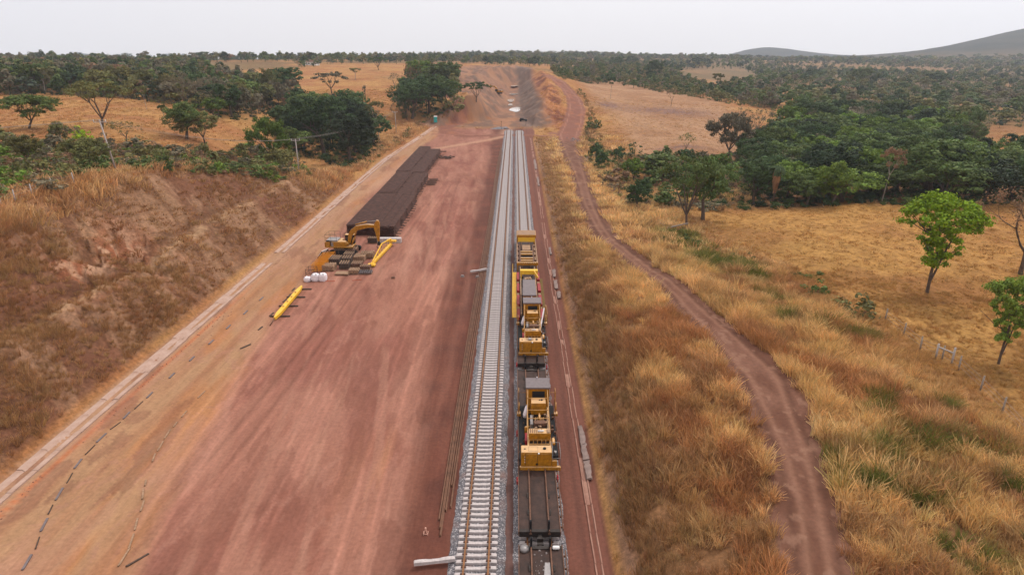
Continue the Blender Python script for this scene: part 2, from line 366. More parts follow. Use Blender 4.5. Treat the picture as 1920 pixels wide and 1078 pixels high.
class MB:
    def __init__(s): s.v = []; s.f = []; s.smooth = []
    def add(s, vs, fs, sm=False):
        n = len(s.v); s.v += [tuple(v) for v in vs]; s.f += [tuple(i + n for i in f) for f in fs]; s.smooth += [sm] * len(fs); return s
    def box(s, x0, x1, y0, y1, z0, z1, tx=0, ty=0, M_=None):
        vs = [(x0, y0, z0), (x1, y0, z0), (x1, y1, z0), (x0, y1, z0), (x0 + tx, y0 + ty, z1), (x1 - tx, y0 + ty, z1), (x1 - tx, y1 - ty, z1), (x0 + tx, y1 - ty, z1)]
        if M_ is not None: vs = [M_ @ Vector(v) for v in vs]
        return s.add(vs, [(3, 2, 1, 0), (4, 5, 6, 7), (0, 1, 5, 4), (1, 2, 6, 5), (2, 3, 7, 6), (3, 0, 4, 7)])
    def bbox(s, x0, x1, y0, y1, z0, z1, b=.04):      # chamfered box
        xs = (x0, x0 + b, x1 - b, x1); ys = (y0, y0 + b, y1 - b, y1)
        ring = [(x0 + b, y0), (x1 - b, y0), (x1, y0 + b), (x1, y1 - b), (x1 - b, y1), (x0 + b, y1), (x0, y1 - b), (x0, y0 + b)]
        cx, cy = (x0 + x1) / 2, (y0 + y1) / 2
        def sh(p): return (p[0] + (b if p[0] < cx else -b), p[1] + (b if p[1] < cy else -b))
        vs = [(*p, z0) for p in ring] + [(*p, z1 - b) for p in ring] + [(*sh(p), z1) for p in ring]
        fs = [tuple(reversed(range(8)))] + [(i, (i + 1) % 8, (i + 1) % 8 + 8, i + 8) for i in range(8)] + [(i + 8, (i + 1) % 8 + 8, (i + 1) % 8 + 16, i + 16) for i in range(8)] + [tuple(range(16, 24))]
        return s.add(vs, fs)
    def tube(s, pts, r, n=6, sm=True, cap=True):
        pts = [Vector(p) for p in pts]; rs = r if isinstance(r, (list, tuple)) else [r] * len(pts)
        vs = []; fs = []
        for i, p in enumerate(pts):
            d = (pts[min(i + 1, len(pts) - 1)] - pts[max(i - 1, 0)]).normalized()
            a = d.cross(Vector((0, 0, 1)) if abs(d.z) < .9 else Vector((1, 0, 0))).normalized(); b = d.cross(a)
            for k in range(n):
                t = 2 * math.pi * k / n; vs.append(p + (a * math.cos(t) + b * math.sin(t)) * rs[i])
        for i in range(len(pts) - 1):
            for k in range(n): fs.append((i * n + k, i * n + (k + 1) % n, (i + 1) * n + (k + 1) % n, (i + 1) * n + k))
        if cap: fs.append(tuple(reversed(range(n)))); fs.append(tuple(range((len(pts) - 1) * n, len(pts) * n)))
        return s.add(vs, fs, sm)
    def beam(s, p0, p1, w, h):
        p0 = Vector(p0); p1 = Vector(p1); d = (p1 - p0).normalized()
        a = d.cross(Vector((0, 0, 1)) if abs(d.z) < .95 else Vector((0, 1, 0))).normalized(); b = a.cross(d)
        vs = [q + a * i * w / 2 + b * j * h / 2 for q in (p0, p1) for i, j in ((-1, -1), (1, -1), (1, 1), (-1, 1))]
        return s.add(vs, [(0, 1, 2, 3), (7, 6, 5, 4), (0, 4, 5, 1), (1, 5, 6, 2), (2, 6, 7, 3), (3, 7, 4, 0)])
    def prism(s, prof, x0, x1, axis='x'):            # profile of (a, z) extruded along an axis
        n = len(prof)
        if axis == 'x': vs = [(x0, a, z) for a, z in prof] + [(x1, a, z) for a, z in prof]
        else: vs = [(a, x0, z) for a, z in prof] + [(a, x1, z) for a, z in prof]
        return s.add(vs, [tuple(range(n)), tuple(reversed(range(n, 2 * n)))] + [(i, i + n, (i + 1) % n + n, (i + 1) % n) for i in range(n)])
    def mesh(s, name, mt):
        me = bpy.data.meshes.new(name); me.from_pydata(s.v, [], s.f); me.polygons.foreach_set('use_smooth', s.smooth)
        if isinstance(mt, str): mt = M[mt]
        me.materials.append(mt); me.update()
        import bmesh
        bm = bmesh.new(); bm.from_mesh(me); bmesh.ops.recalc_face_normals(bm, faces=bm.faces); bm.to_mesh(me); bm.free()
        return me
    def build(s, name, mt, parent=None, loc=None):
        o = link(name, s.mesh(name, mt), parent)
        if loc is not None: o.location = loc
        return o
def copy_tree(o, parent=None):
    c = o.copy(); C.objects.link(c)
    if parent: c.parent = parent
    for ch in o.children: copy_tree(ch, c)
    return c
def jit(a): return random.uniform(-a, a)

#@@SURF
GREENSPOTS = [(*at(px, py)[:2], g_) for px, py, g_ in ((1660, 785, 1.3), (1655, 850, 1.5), (1690, 880, 1.0), (1640, 910, 1.2), (1740, 950, 1.3), (1790, 1020, 1.6), (1760, 905, .8), (1560, 905, .8), (1915, 930, 1.2), (1770, 760, 1.0), (1545, 860, 1.0), (1275, 440, 4.5), (1300, 465, 5.0), (1350, 495, 5.0), (1400, 520, 3.5), (1440, 560, 2.5), (1480, 600, 1.6), (1515, 530, 2.0), (1600, 900, .9), (1250, 465, 2), (1850, 1060, 1.3))]
# ------------------------------------------------------------------ ground surface colours
def surface(x, y):
    """soil colour, mask and grass cover of the ground at world points (real soils and plants, plus shade painted at the right bank foot and cut)"""
    x = np.asarray(x, float); y = np.asarray(y, float); n = x.size
    r = np.hypot(x, y)
    dl = xl_at(y) - x; dr = x - xr_at(y); d = np.maximum(dl, dr)
    e1 = fbm(x / 3, y / 3, 41); e2 = fbm(x / 14, y / 14, 42); e3 = fbm(x / 50, y / 50, 43); e4 = fbm(x / .9, y / .9, 44, 3)
    st = fbm(x / 1.4, y / 24, 45, 4); st2 = fbm(x / .5, y / 30, 46, 3)
    def c(*a): return np.array(a)[None, :]
    def mixc(A, B, t): return A + (B - A) * np.clip(t, 0, 1)[:, None]
    straw = mixc(c(.43, .235, .09), c(.36, .165, .07), (e2 - .35) * 3)
    col = np.repeat(c(.40, .215, .085), n, 0); col = mixc(col, straw, np.ones(n))
    km = np.zeros((n, 3)); km[:, 1] = 1
    grass = np.full(n, .55); gh = np.full(n, .35); gcol = mixc(c(.50, .29, .12), c(.44, .22, .09), (e1 - .3) * 2)
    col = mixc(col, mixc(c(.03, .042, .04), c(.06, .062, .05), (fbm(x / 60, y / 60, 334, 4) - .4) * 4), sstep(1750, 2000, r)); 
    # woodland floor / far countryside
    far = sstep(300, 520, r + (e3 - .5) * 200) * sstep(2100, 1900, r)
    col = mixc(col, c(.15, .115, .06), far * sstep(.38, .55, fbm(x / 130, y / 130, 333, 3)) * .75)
    col = mixc(col, mixc(c(.15, .12, .07), c(.26, .165, .09), (e3 - .35) * 3), sstep(380, 620, r) * sstep(120, 260, x) * sstep(2300, 1900, r) * .6)
    # pale pasture right of the far road
    p1 = sstep(10, 24, x - np.interp(y, [0, 200, 300, 400, 600], [22, 20, 28, 26, 30])) * sstep(150, 175, y - x * .12) * sstep(620, 560, y)
    col = mixc(col, mixc(c(.40, .235, .135), c(.34, .185, .10), (e2 - .4) * 4), p1 * sstep(95, 80, x - (y - 150) * .12) )
    gh = lerp(gh, .22, p1); grass = lerp(grass, .35, p1)
    # yellow pasture right (near)
    p3 = sstep(33, 44, x + (e2 - .5) * 10 - np.interp(y, [30, 60, 90, 130], [2, 2, 0, -4])) * sstep(150, 135, y)
    ycol = mixc(c(.45, .245, .08), c(.34, .165, .06), (e2 - .42) * 4); ycol = mixc(ycol, c(.30, .20, .06), (e3 - .56) * 2)
    col = mixc(col, ycol, p3); gcol = mixc(gcol, mixc(c(.52, .30, .10), c(.40, .21, .075), e1), p3); gh = lerp(gh, .26, p3); grass = lerp(grass, .55, p3)
    # tall grass on the right bank and verge
    emb = sstep(.6, 1.6, dr) * (1 - p3) * (1 - p1) * sstep(270, 250, y)
    red = sstep(.5, .62, fbm(x / 6, y / 9, 51)); green = sstep(.62, .74, fbm(x / 5 + 3, y / 7, 52)) * sstep(12, 22, dr) * sstep(.4, .62, fbm(x / 1.1, y / 1.1, 53, 3))
    for (gx_, gy_, gs_) in GREENSPOTS: green = np.maximum(green, np.exp(-((x - gx_) ** 2 + (y - gy_) ** 2) / gs_ ** 2) * 1.6 * sstep(.40, .55, fbm(x / .9, y / .9, 54, 3)))
    green = np.clip(green, 0, 1)
    col = mixc(col, c(.30, .16, .08), emb); grass = lerp(grass, 1., emb); gh = lerp(gh, .95, emb)
    eg = mixc(c(.72, .455, .19), c(.48, .215, .09), red * .85); eg = mixc(eg, c(.86, .585, .27), sstep(.47, .62, fbm(x / 3.1, y / 3.1, 58, 3)) * .6 + sstep(65, 120, y) * .3); eg = mixc(eg, c(.33, .16, .075), sstep(.54, .66, fbm(x / 2.4, y / 2.4, 59, 3)) * .6); eg = mixc(eg, c(.135, .165, .03), green * .92)
    low = sstep(7.5, 3, dr + (e1 - .5) * 4); eg = mixc(eg, c(.29, .16, .075), low * .8)  # bank foot browner: shade of the slope put into the grass colour
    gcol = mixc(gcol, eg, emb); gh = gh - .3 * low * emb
    # left cutting face
    fl = sstep(.5, 1.6, dl) * sstep(27, 21, dl - np.interp(y, [0, 120, 160], [0, -2, -12])) * sstep(175, 150, y)
    diag = fbm((x * .9 + y) / 2.2, x / 14, 61, 4)
    fc = mixc(c(.20, .10, .058), c(.31, .178, .105), (diag - .38) * 3.5); fc = mixc(fc, c(.19, .085, .052), (e2 - .5) * 4)
    fc = mixc(fc, c(.38, .225, .14), sstep(.58, .68, fbm((x * .9 + y) / 3.2, x / 7, 63, 4)) * .6)
    scar = np.exp(-((x + 54) / 5.5) ** 2 - ((y - 82) / 10) ** 2); fc = mixc(fc, c(.36, .12, .06), scar * .9 * sstep(.4, .65, e1)); fc = mixc(fc, c(.52, .31, .20), scar * 1.2 * sstep(.55, .62, e4 * .5 + e1 * .5))
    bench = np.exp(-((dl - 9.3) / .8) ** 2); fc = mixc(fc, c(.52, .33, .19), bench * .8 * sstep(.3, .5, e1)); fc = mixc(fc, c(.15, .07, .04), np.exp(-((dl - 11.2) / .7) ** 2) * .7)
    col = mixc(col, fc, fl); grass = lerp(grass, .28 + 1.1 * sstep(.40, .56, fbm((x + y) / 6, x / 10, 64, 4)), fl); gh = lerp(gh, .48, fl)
    gcol = mixc(gcol, mixc(c(.44, .25, .11), c(.31, .145, .06), (e1 - .3) * 2), fl)
    crest = sstep(18, 21.5, dl) * sstep(34, 29, dl) * sstep(175, 150, y) + sstep(1, 3, dl) * sstep(14, 9, dl) * sstep(140, 150, y) * sstep(310, 290, y)
    crest = np.clip(crest, 0, 1); gh = lerp(gh, 1.1, crest); grass = lerp(grass, 1, crest); gcol = mixc(gcol, mixc(c(.66, .41, .19), c(.46, .22, .10), (e1 - .3) * 2), crest)
    # bare cut in the distance
    cut = sstep(282, 300, y + (e2 - .5) * 10) * sstep(640, 600, y) * np.clip(sstep(3, 0, dl - np.interp(y, [290, 305, 335, 350, 380, 420, 600], [6, 9, 11, 14, 30, 42, 40]) - (e1 - .5) * 6) * (dl >= dr) + sstep(15, 10, dr) * (dr > dl), 0, 1)
    cc = mixc(c(.36, .19, .125), c(.23, .14, .105), (fbm((x - y * .5) / 5, y / 20, 69, 4) - .35) * 4); cc = mixc(cc, c(.42, .18, .08), sstep(345, 325, y) * sstep(.35, .6, e1) * .8); cc = mixc(cc, mixc(c(.16, .115, .10), c(.25, .18, .15), (fbm((x + y * .3) / 3, y / 25, 66) - .3) * 2.5), sstep(0, 4, x) * sstep(15, 11, x) * .9); cc = mixc(cc, c(.44, .235, .14), sstep(.5, .62, fbm(x / 9, (y + x * 2) / 16, 67)) * .7 * (x < 0)); cc = mixc(cc, c(.17, .12, .10), sstep(.55, .68, fbm(x / 7, y / 30, 68)) * .7)  # left side paler, right side darker: slope shading painted into the soil
    cc = mixc(cc, c(.46, .27, .17), sstep(.6, .72, e1) * .5); cc = cc * .82
    col = mixc(col, cc, cut); grass = grass * (1 - cut); km[:, 1] *= (1 - cut)
    ridge = sstep(8, 12, dr) * sstep(21, 17, dr) * sstep(268, 285, y) * sstep(560, 500, y); grass = np.maximum(grass, ridge * .8); gcol = mixc(gcol, c(.50, .25, .10), ridge)
    col = mixc(col, c(.46, .20, .09), ridge * .75); gl_ = ridge * sstep(.5, .62, fbm((x + y * .2) / 3, y / 18, 72, 4)); col = mixc(col, c(.19, .07, .05), gl_ * .9)
    # platform
    pf = sstep(.55, .0, d) * sstep(300, 285, y)
    # platform also widens to the left corner beyond the last drain pieces
    redc = mixc(c(.34, .162, .118), c(.275, .118, .085), (st - .35) * 1.6); redc = mixc(redc, c(.345, .172, .13), (e2 - .5) * 3); redc = mixc(redc, c(.225, .09, .068), sstep(.52, .7, fbm((x + y * .25) / 7, y / 13, 147)) * .55)
    redc = mixc(redc, c(.23, .09, .07), sstep(.55, .72, fbm(x / 5, y / 22, 47)) * .6)
    xb = np.interp(y, [25, 36, 50, 60, 75, 90, 130, 170, 230, 300], [-24.5, -26.2, -29.0, -30.0, -31.3, -32.2, -34.5, -35, -33, -30]) + (fbm(x / 4, y / 8, 48) - .5) * 3
    tan = mixc(c(.40, .235, .135), c(.345, .175, .10), (st - .4) * 3); tan = mixc(tan, c(.42, .19, .085), sstep(.55, .7, fbm(x / 3, y / 14, 49)) * .7)
    tan = mixc(tan, c(.42, .26, .165), sstep(-37, -39.5, x) * .7); tan = mixc(tan, c(.47, .17, .08), np.exp(-((x + 39.0) / .28) ** 2) * sstep(110, 70, y))
    redc = mixc(redc, tan, sstep(1.2, -1.2, x - xb))
    edge_ = fbm((x - y * .10) / 3.5, y / 15, 151, 5); redc = mixc(redc, c(.40, .205, .155), (sstep(.500, .512, edge_) * sstep(.56, .50, edge_)) * .45 + sstep(.60, .61, edge_) * .25)
    edge2 = fbm((x + y * .06) / 2.2, y / 9, 153, 5); redc = mixc(redc, c(.20, .085, .062), sstep(.62, .635, edge2) * .4)
    tr_ = np.zeros(n)
    for k in range(22):
        q = random.Random(k); xk = q.uniform(-33, -7) + q.uniform(-1, 1) * y * .03 + 1.6 * np.sin(y / q.uniform(14, 40) + q.uniform(0, 6)); a0 = q.uniform(25, 120); a1 = a0 + q.uniform(25, 90); sg = q.choice((-1, 1, 1)) * q.uniform(.5, 1)
        for o_ in (-.95, .95): tr_ += sg * np.exp(-((x - xk - o_) / .19) ** 2) * sstep(a0, a0 + 6, y) * sstep(a1, a1 - 8, y)
    tr_ *= .6 + .8 * fbm(x / .6, y / .8, 155, 2)
    redc = redc * (1 + .26 * np.clip(tr_, -1, 1))[:, None]
    redc = redc * (1 + .22 * (fbm(x / .45, y / 1.1, 156, 3) - .5))[:, None]
    patch = np.exp(-((x + 10.5) / 2.4) ** 2 - ((y - 45) / 6) ** 2); redc = mixc(redc, c(.42, .20, .12), patch * sstep(.4, .6, st) * 1.1)
    light = sstep(.60, .72, fbm((x + y * .12) / 1.3, y / 16, 50, 4)); redc = mixc(redc, c(.46, .25, .18), light * .28)
    brown = sstep(-11.5, -6.8, x + (st - .5) * 5) ; redc = mixc(redc, mixc(c(.15, .058, .042), c(.10, .042, .033), (e1 - .35) * 3), brown * .85)
    redc = mixc(redc, c(.20, .088, .066), sstep(3.2, 4.2, x)); redc = mixc(redc, c(.15, .07, .055), np.exp(-((x - 4.9) / .28) ** 2) * .8)
    redc = mixc(redc, c(.155, .09, .08), sstep(-.9, -.5, x) * sstep(.3, 0, x))
    haul = np.exp(-((x + 35 - (y - 170) * .05 - sstep(215, 268, y) * 26) / 2.2) ** 2) * sstep(140, 170, y); redc = mixc(redc, c(.49, .285, .19), haul * .8)
    col = mixc(col, redc, pf); grass = grass * (1 - pf); km[:, 1] *= (1 - pf); km[:, 0] = pf
    # roads
    ri = road_in(x, y); rm = sstep(-.2, .3, ri)
    raw = np.full(n, -9.); kk = (ri > -2) & (y < 520); raw[kk] = seg_dist(x[kk], y[kk], road_pts); rut = np.exp(-((raw - 1.35) / .24) ** 2); mid = np.exp(-((raw - .75) / .22) ** 2)
    rc = mixc(c(.15, .072, .050), c(.20, .102, .072), (fbm(x / 1.2, y / 3.5, 71, 4) - .35) * 3.2); rc = mixc(rc, c(.27, .145, .10), rut * .65); rc = mixc(rc, c(.10, .05, .036), mid * .5); rc = mixc(rc, c(.30, .17, .12), sstep(.66, .70, e4) * .5)
    rc = mixc(rc, c(.25, .11, .08), sstep(235, 255, y) * .8); rc = mixc(rc, c(.38, .20, .14), rut * sstep(235, 255, y) * .8); rc = mixc(rc, c(.36, .15, .085), sstep(.55, .7, e1) * sstep(255, 280, y) * .6)
    col = mixc(col, rc, rm); grass = np.where(ri > .25, 0, np.where(ri > -.15, grass * .5, grass)); km[:, 1] *= (1 - rm)
    apron = sstep(13, 5, np.abs(x - 21)) * sstep(20, 8, np.abs(y - 262)) * sstep(.7, .3, e1); col = mixc(col, c(.27, .115, .09), apron * (1 - rm)); grass *= (1 - apron)
    slopebare = sstep(.2, 1.2, dr) * sstep(2.2, 1.2, dr); col = mixc(col, c(.30, .18, .13), slopebare * sstep(260, 240, y) * .7); grass *= 1 - .85 * sstep(1.8, 1.0, dr) * (dr > 0)
    grass *= 1 - sstep(1.6, .8, dl) * (dl > 0)
    # bare dark patches in the far right pasture
    for (a, b_, s1, s2) in ((47, 345, 9, 10), (58, 232, 9, 3.5), (75, 330, 22, 12)):
        q = np.exp(-((x - a) / s1) ** 2 - ((y - b_) / s2) ** 2); col = mixc(col, c(.22, .13, .11), q * 1.0 * sstep(.3, .55, e1 + .1))
    col = (col - .006) * c(.85, .83, .82); gcol = gcol * c(.95, .95, .95)
    return np.clip(col, .01, .9), np.clip(km, 0, 1), np.clip(grass, 0, 1), gh, np.clip(gcol, .01, .8)

def polar_axis():
    az = np.concatenate([np.linspace(-180, -46, 50)[:-1], np.linspace(-46, -42, 8)[:-1], np.linspace(-42, 42, 800), np.linspace(42, 46, 8)[1:], np.linspace(46, 180, 50)[1:]])
    rr = np.concatenate([[.5, 4, 8, 12, 16, 20, 23], np.exp(np.linspace(math.log(26), math.log(900), 600)), np.exp(np.linspace(math.log(910), math.log(6000), 100))])
    return np.radians(az), rr
AZ, RR = polar_axis()
gx = (RR[:, None] * np.sin(AZ)[None]).ravel(); gy = (RR[:, None] * np.cos(AZ)[None]).ravel()
gz = height(gx, gy)
nr, na = len(RR), len(AZ)
ii = (np.arange(nr - 1)[:, None] * na + np.arange(na - 1)[None]).ravel()
fq = np.stack([ii, ii + 1, ii + na + 1, ii + na], 1)[:, ::-1]
me = mesh_np('ground', np.stack([gx, gy, gz], 1), fq, M['ground'], True)
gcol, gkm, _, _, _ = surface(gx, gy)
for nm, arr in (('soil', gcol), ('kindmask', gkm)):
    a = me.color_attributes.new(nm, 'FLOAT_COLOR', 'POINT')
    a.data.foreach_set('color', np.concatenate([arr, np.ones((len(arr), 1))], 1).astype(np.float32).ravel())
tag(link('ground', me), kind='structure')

#@@TRACK
# ------------------------------------------------------------------ tracks
TL, TR = -2.6, 1.76
def ballast_bed(x0, x1, y0, y1):
    ys = np.arange(y0, y1, .5); n = len(ys); rows = []
    prof = [(x0, -.05), (x0 + .16, .06), (x0 + .34, .15), (x0 + .8, .16), ((x0 + x1) / 2, .14), (x1 - .8, .16), (x1 - .34, .15), (x1 - .16, .06), (x1, -.05)]
    v = []
    for j, (px_, pz) in enumerate(prof):
        w = (vnoise(ys / .9, ys * 0 + j, 60 + j) - .5) * (.22 if j in (0, 1, 7, 8) else .05)
        z = pz + (vnoise(ys / .5, ys * 0 + j * 3, 70 + j) - .5) * .05
        v.append(np.stack([px_ + w, ys, z], 1))
    v = np.stack(v, 1).reshape(-1, 3); k = len(prof)
    ii = (np.arange(n - 1)[:, None] * k + np.arange(k - 1)[None]).ravel()
    return mesh_np('ballast', v, np.stack([ii, ii + 1, ii + k + 1, ii + k], 1), M['ballast'], True)
tag(link('ballast', ballast_bed(-4.62, -.55, 5, 281)), 'grey crushed stone bed under the left track', 'ballast', kind='stuff')
tag(link('ballast', ballast_bed(-.15, 3.75, 5, 279)), 'grey crushed stone bed under the right track and train', 'ballast', kind='stuff')
def sleeper_mesh():
    st = [(-1.4, .30, .12, .15), (-1.34, .335, .145, .17), (-.95, .35, .15, .175), (-.62, .335, .145, .17), (-.3, .30, .125, .16), (.3, .30, .125, .16), (.62, .335, .145, .17), (.95, .35, .15, .175), (1.34, .335, .145, .17), (1.4, .30, .12, .15)]
    v = []; f = []
    for x, zt, hw, hb in st: v += [(x, -hb, .10), (x, -hw, zt), (x, hw, zt), (x, hb, .10)]
    for i in range(len(st) - 1):
        a = i * 4
        for k in range(3): f.append((a + k, a + k + 1, a + k + 5, a + k + 4))
    f += [(0, 1, 2, 3), (39, 38, 37, 36)]
    return MB().add(v, f)
sl_mb = sleeper_mesh(); sl_me = sl_mb.mesh('sleeper', 'concrete')
def rail_mb(x, y0, y1, z=.35, mb=None):
    mb = mb or MB(); pr = [(-.07, 0), (.07, 0), (.07, .02), (.018, .045), (.014, .125), (.037, .135), (.037, .17), (-.037, .17), (-.037, .135), (-.014, .125), (-.018, .045), (-.07, .02)]
    return mb.prism([(x + a, z + b) for a, b in pr], y0, y1, 'y')
def track(name, xc, y0, yp, y1, label, back=None):
    t = empty(name, (xc, y0, 0), 0, label, 'railway track')
    for s in (-1, 1):
        mb = MB(); n = 8; rail_mb(s * .835, 0, y1 - y0, mb=mb); mb.build('rail', 'rail', t)
    cl = MB(); n = 0; rest = MB(); ys = np.arange(y0, y1 - .3, .6)
    order = [i for i, yy in enumerate(ys) if yy >= yp][:300]; osel = set(order)
    for i, yy in enumerate(ys):
        if i in osel:
            o = link('sleeper', sl_me, t); o.location = (jit(.02), yy - y0, jit(.012)); o.rotation_euler = (0, 0, jit(.012))
        else:
            rest.add([(a, b + yy - y0, c) for a, b, c in sl_mb.v], sl_mb.f)
        for s in (-1, 1):
            for q in (-1, 1):
                xx = s * .835 + q * .125; cl.box(xx - .05, xx + .05, yy - y0 - .07, yy - y0 + .07, .33, .405)
    if rest.v: tag(rest.build('distant_sleepers', 'concrete', t), kind='stuff')
    tag(cl.build('rail_clips', 'darkrust', t), kind='stuff')
    return t
track('railway_track', TL, 10, 31, 283, 'left railway track of pale concrete sleepers and brown rails, running empty beside the train')
track('railway_track', TR, 10, 112, 281, 'right railway track of pale concrete sleepers, carrying the yellow track laying train')
# loose rails beside the left track
for i, (x, ys_) in enumerate([(-5.72, 39.6), (-5.52, 38.7), (-5.38, 37.9), (-5.2, 40.6), (-4.98, 43.6), (-4.8, 41.0)]):
    mb = MB(); o = None
    t = MB(); prev = None
    pr = [(-.07, 0), (.07, 0), (.07, .02), (.018, .045), (.014, .125), (.037, .135), (.037, .17), (-.037, .17), (-.037, .135), (-.014, .125), (-.018, .045), (-.07, .02)]
    ys = np.linspace(ys_, 236 - i * 3, 60); v = []; f = []
    for yy in ys:
        xo = x + .12 * math.sin(yy / 17 + i * .35) + (yy - 40) * .0028
        v += [(xo + a * 1.1, yy, .03 + b * 1.1) for a, b in pr]
    for k in range(len(ys) - 1):
        for j in range(12): f.append((k * 12 + j, k * 12 + (j + 1) % 12, (k + 1) * 12 + (j + 1) % 12, (k + 1) * 12 + j))
    f += [tuple(range(12)), tuple(range(len(v) - 1, len(v) - 13, -1))]
    t.add(v, f); o = t.build('loose_rail', 'looserail')
    where = ['outermost on the left, lying on the red earth', 'second from the left of the row', 'ending nearest the camera', 'fourth from the left of the row', 'fifth from the left, starting farthest up', 'innermost, closest to the stone bed'][i]
    tag(o, 'rusty loose rail left of the track, ' + where, 'rail', 'loose rails laid beside the left track')

# two spare sleepers and marker on the ground
for (p, q, lab) in (((778, 1060), (852, 1052), 'loose pale concrete sleeper lying crosswise at the bottom edge of the left track'), ((882, 513), (913, 508), 'loose grey concrete sleeper lying across the loose rails farther up')):
    a = Vector(GZ(*p, .15)); b = Vector(GZ(*q, .15)); d = b - a
    o = link('loose_sleeper', sl_me); o.location = (a + b) / 2 + Vector((0, 0, .02 if p[1] > 900 else .12)); o.rotation_euler = (0, 0, math.atan2(d.y, d.x)); tag(o, lab, 'sleeper', 'loose sleepers')

# ------------------------------------------------------------------ drains
def drain(name, pts, w, label, wall=.12, ztop=.12, filled=0, seed=1, mt='drain'):
    t = empty(name, (pts[0][0], pts[0][1], 0), 0, label, 'drain'); k = 0
    rnd = random.Random(seed); cache = []
    P_ = [Vector((p[0], p[1], 0)) for p in pts]
    L = 0; seglen = 3.0
    for a, b in zip(P_[:-1], P_[1:]):
        n = max(1, round((b - a).length / seglen)); d = (b - a) / n; ang = math.atan2(d.y, d.x) - math.pi / 2
        for i in range(n):
            if rnd.random() < .04: continue
            l = d.length; key = round(l, 2)
            me = next((m_ for kk, m_ in cache if kk == key), None)
            if me is None:
                pr = [(-w / 2, -.3), (w / 2, -.3), (w / 2, ztop), (w / 2 - wall, ztop), (w / 2 - wall * 1.6, -.02), (-w / 2 + wall * 1.6, -.02), (-w / 2 + wall, ztop), (-w / 2, ztop)]
                mb = MB(); mb.v = []; n8 = len(pr)
                vs = [(a_, .02, z) for a_, z in pr] + [(a_, l - .02, z) for a_, z in pr]
                fs = [(i_, i_ + n8, (i_ + 1) % n8 + n8, (i_ + 1) % n8) for i_ in range(n8)]
                for e in (0, n8): fs += [tuple(e + q for q in (0, 5, 6, 7)), tuple(e + q for q in (0, 1, 4, 5)), tuple(e + q for q in (1, 2, 3, 4))]
                mb.add(vs, fs); me = mb.mesh('drain_segment', mt); cache.append((key, me))
            p = a + d * i
            o = link('drain_segment', me, t); o.location = (p.x + rnd.uniform(-.05, .05) - pts[0][0], p.y - pts[0][1], rnd.uniform(-.03, .04)); o.rotation_euler = (rnd.uniform(-.006, .006), rnd.uniform(-.03, .03), ang + rnd.uniform(-.01, .01))
    return t
dl_pts = [(-40.7, 28), (-40.6, 60), (-40.5, 98), (-40.7, 131), (-41.0, 167), (-40.8, 205), (-39.6, 230), (-37.6, 256), (-35.8, 297)]
drain('drain_channel', dl_pts, 1.75, 'pale concrete drain channel at the foot of the left cutting slope', .42, .16)
dr_pts = [(5.85, 26), (5.7, 60), (5.6, 110), (5.9, 187), (6.0, 262)]
drain('drain_channel', dr_pts, .55, 'narrow concrete drain channel right of the train below the grassy bank', .09, .1, seed=4, mt='drain2')
# broken slabs of the side drain
for (px, py, w, h) in ((1036, 512, .42, 3.4), (1042, 533, .45, 3.6), (1048, 552, .42, 2.6), (1082, 815, .42, 3.0), (1087, 845, .46, 2.6), (1094, 880, .42, 2.4), (1000, 308, .5, 17), (1005, 340, .42, 12), (1030, 470, .3, 4)):
    p = Vector(GZ(px, py, .25)); mb = MB(); n = 7
    vs = []; 
    for k in range(n):
        yy = -h / 2 + h * k / (n - 1); vs += [(-w / 2 + jit(.07), yy, 0), (-w / 2 + jit(.07), yy, .12 + jit(.03)), (w / 2 + jit(.1), yy, .22 + jit(.05)), (w / 2 + jit(.1), yy, .05)]
    fs = [(0, 1, 2, 3), (4 * n - 1, 4 * n - 2, 4 * n - 3, 4 * n - 4)]
    for k in range(n - 1):
        for j in range(4): fs.append((k * 4 + j, k * 4 + (j + 1) % 4, k * 4 + 4 + (j + 1) % 4, k * 4 + 4 + j))
    mb.add(vs, fs); o = mb.build('drain_slab', 'slab', loc=(max(p.x, 6.1), p.y, .12))
    tag(o, 'pale broken slab lying on the outer edge of the right hand drain', 'slab', 'pale slabs along the right drain')

#@@VEG
# ------------------------------------------------------------------ plants
def face_mesh(name, v, f, var, mt):
    me = mesh_np(name, v, f, M[mt]); a = me.color_attributes.new('var', 'FLOAT_COLOR', 'CORNER')
    k = f.shape[1]; a.data.foreach_set('color', np.repeat(np.concatenate([var, np.ones((len(var), 1))], 1), k, axis=0).astype(np.float32).ravel())
    return me
def leaves(rg, centres, radii, n, size, flat=.7, shell=.55, dirn=None, tri=False):
    """leaf-sized faces spread through clumps"""
    cs = np.repeat(centres, n, 0); rs = np.repeat(radii, n)
    d = rg.normal(size=(len(cs), 3)); d /= np.linalg.norm(d, axis=1)[:, None]
    rad = (shell + (1 - shell) * rg.random(len(cs))) * rs
    off = d * rad[:, None]; off[:, 2] *= flat
    p = cs + off
    nrm = d * 1.2 + rg.normal(size=d.shape) * .42 + np.array([0, 0, .45]); nrm /= np.linalg.norm(nrm, axis=1)[:, None]
    a = np.cross(nrm, rg.normal(size=d.shape)); a /= np.linalg.norm(a, axis=1)[:, None]; b = np.cross(nrm, a)
    s = size * (.6 + .8 * rg.random(len(cs)))[:, None]
    asp = (.55 + .35 * rg.random(len(cs)))[:, None]
    v = np.stack([p - a * s, p + b * s * asp, p + a * s, p - b * s * asp], 1).reshape(-1, 3)
    f = np.arange(len(v)).reshape(-1, 4)
    cv = np.repeat(.78 + .44 * rg.random(len(centres)), n); lv = .72 + .56 * rg.random(len(cs)); hue = rg.normal(size=len(cs)) * .07
    var = np.stack([cv * lv * (1 + hue), cv * lv, cv * lv * (1 - hue * .5)], 1)
    return v, f, var
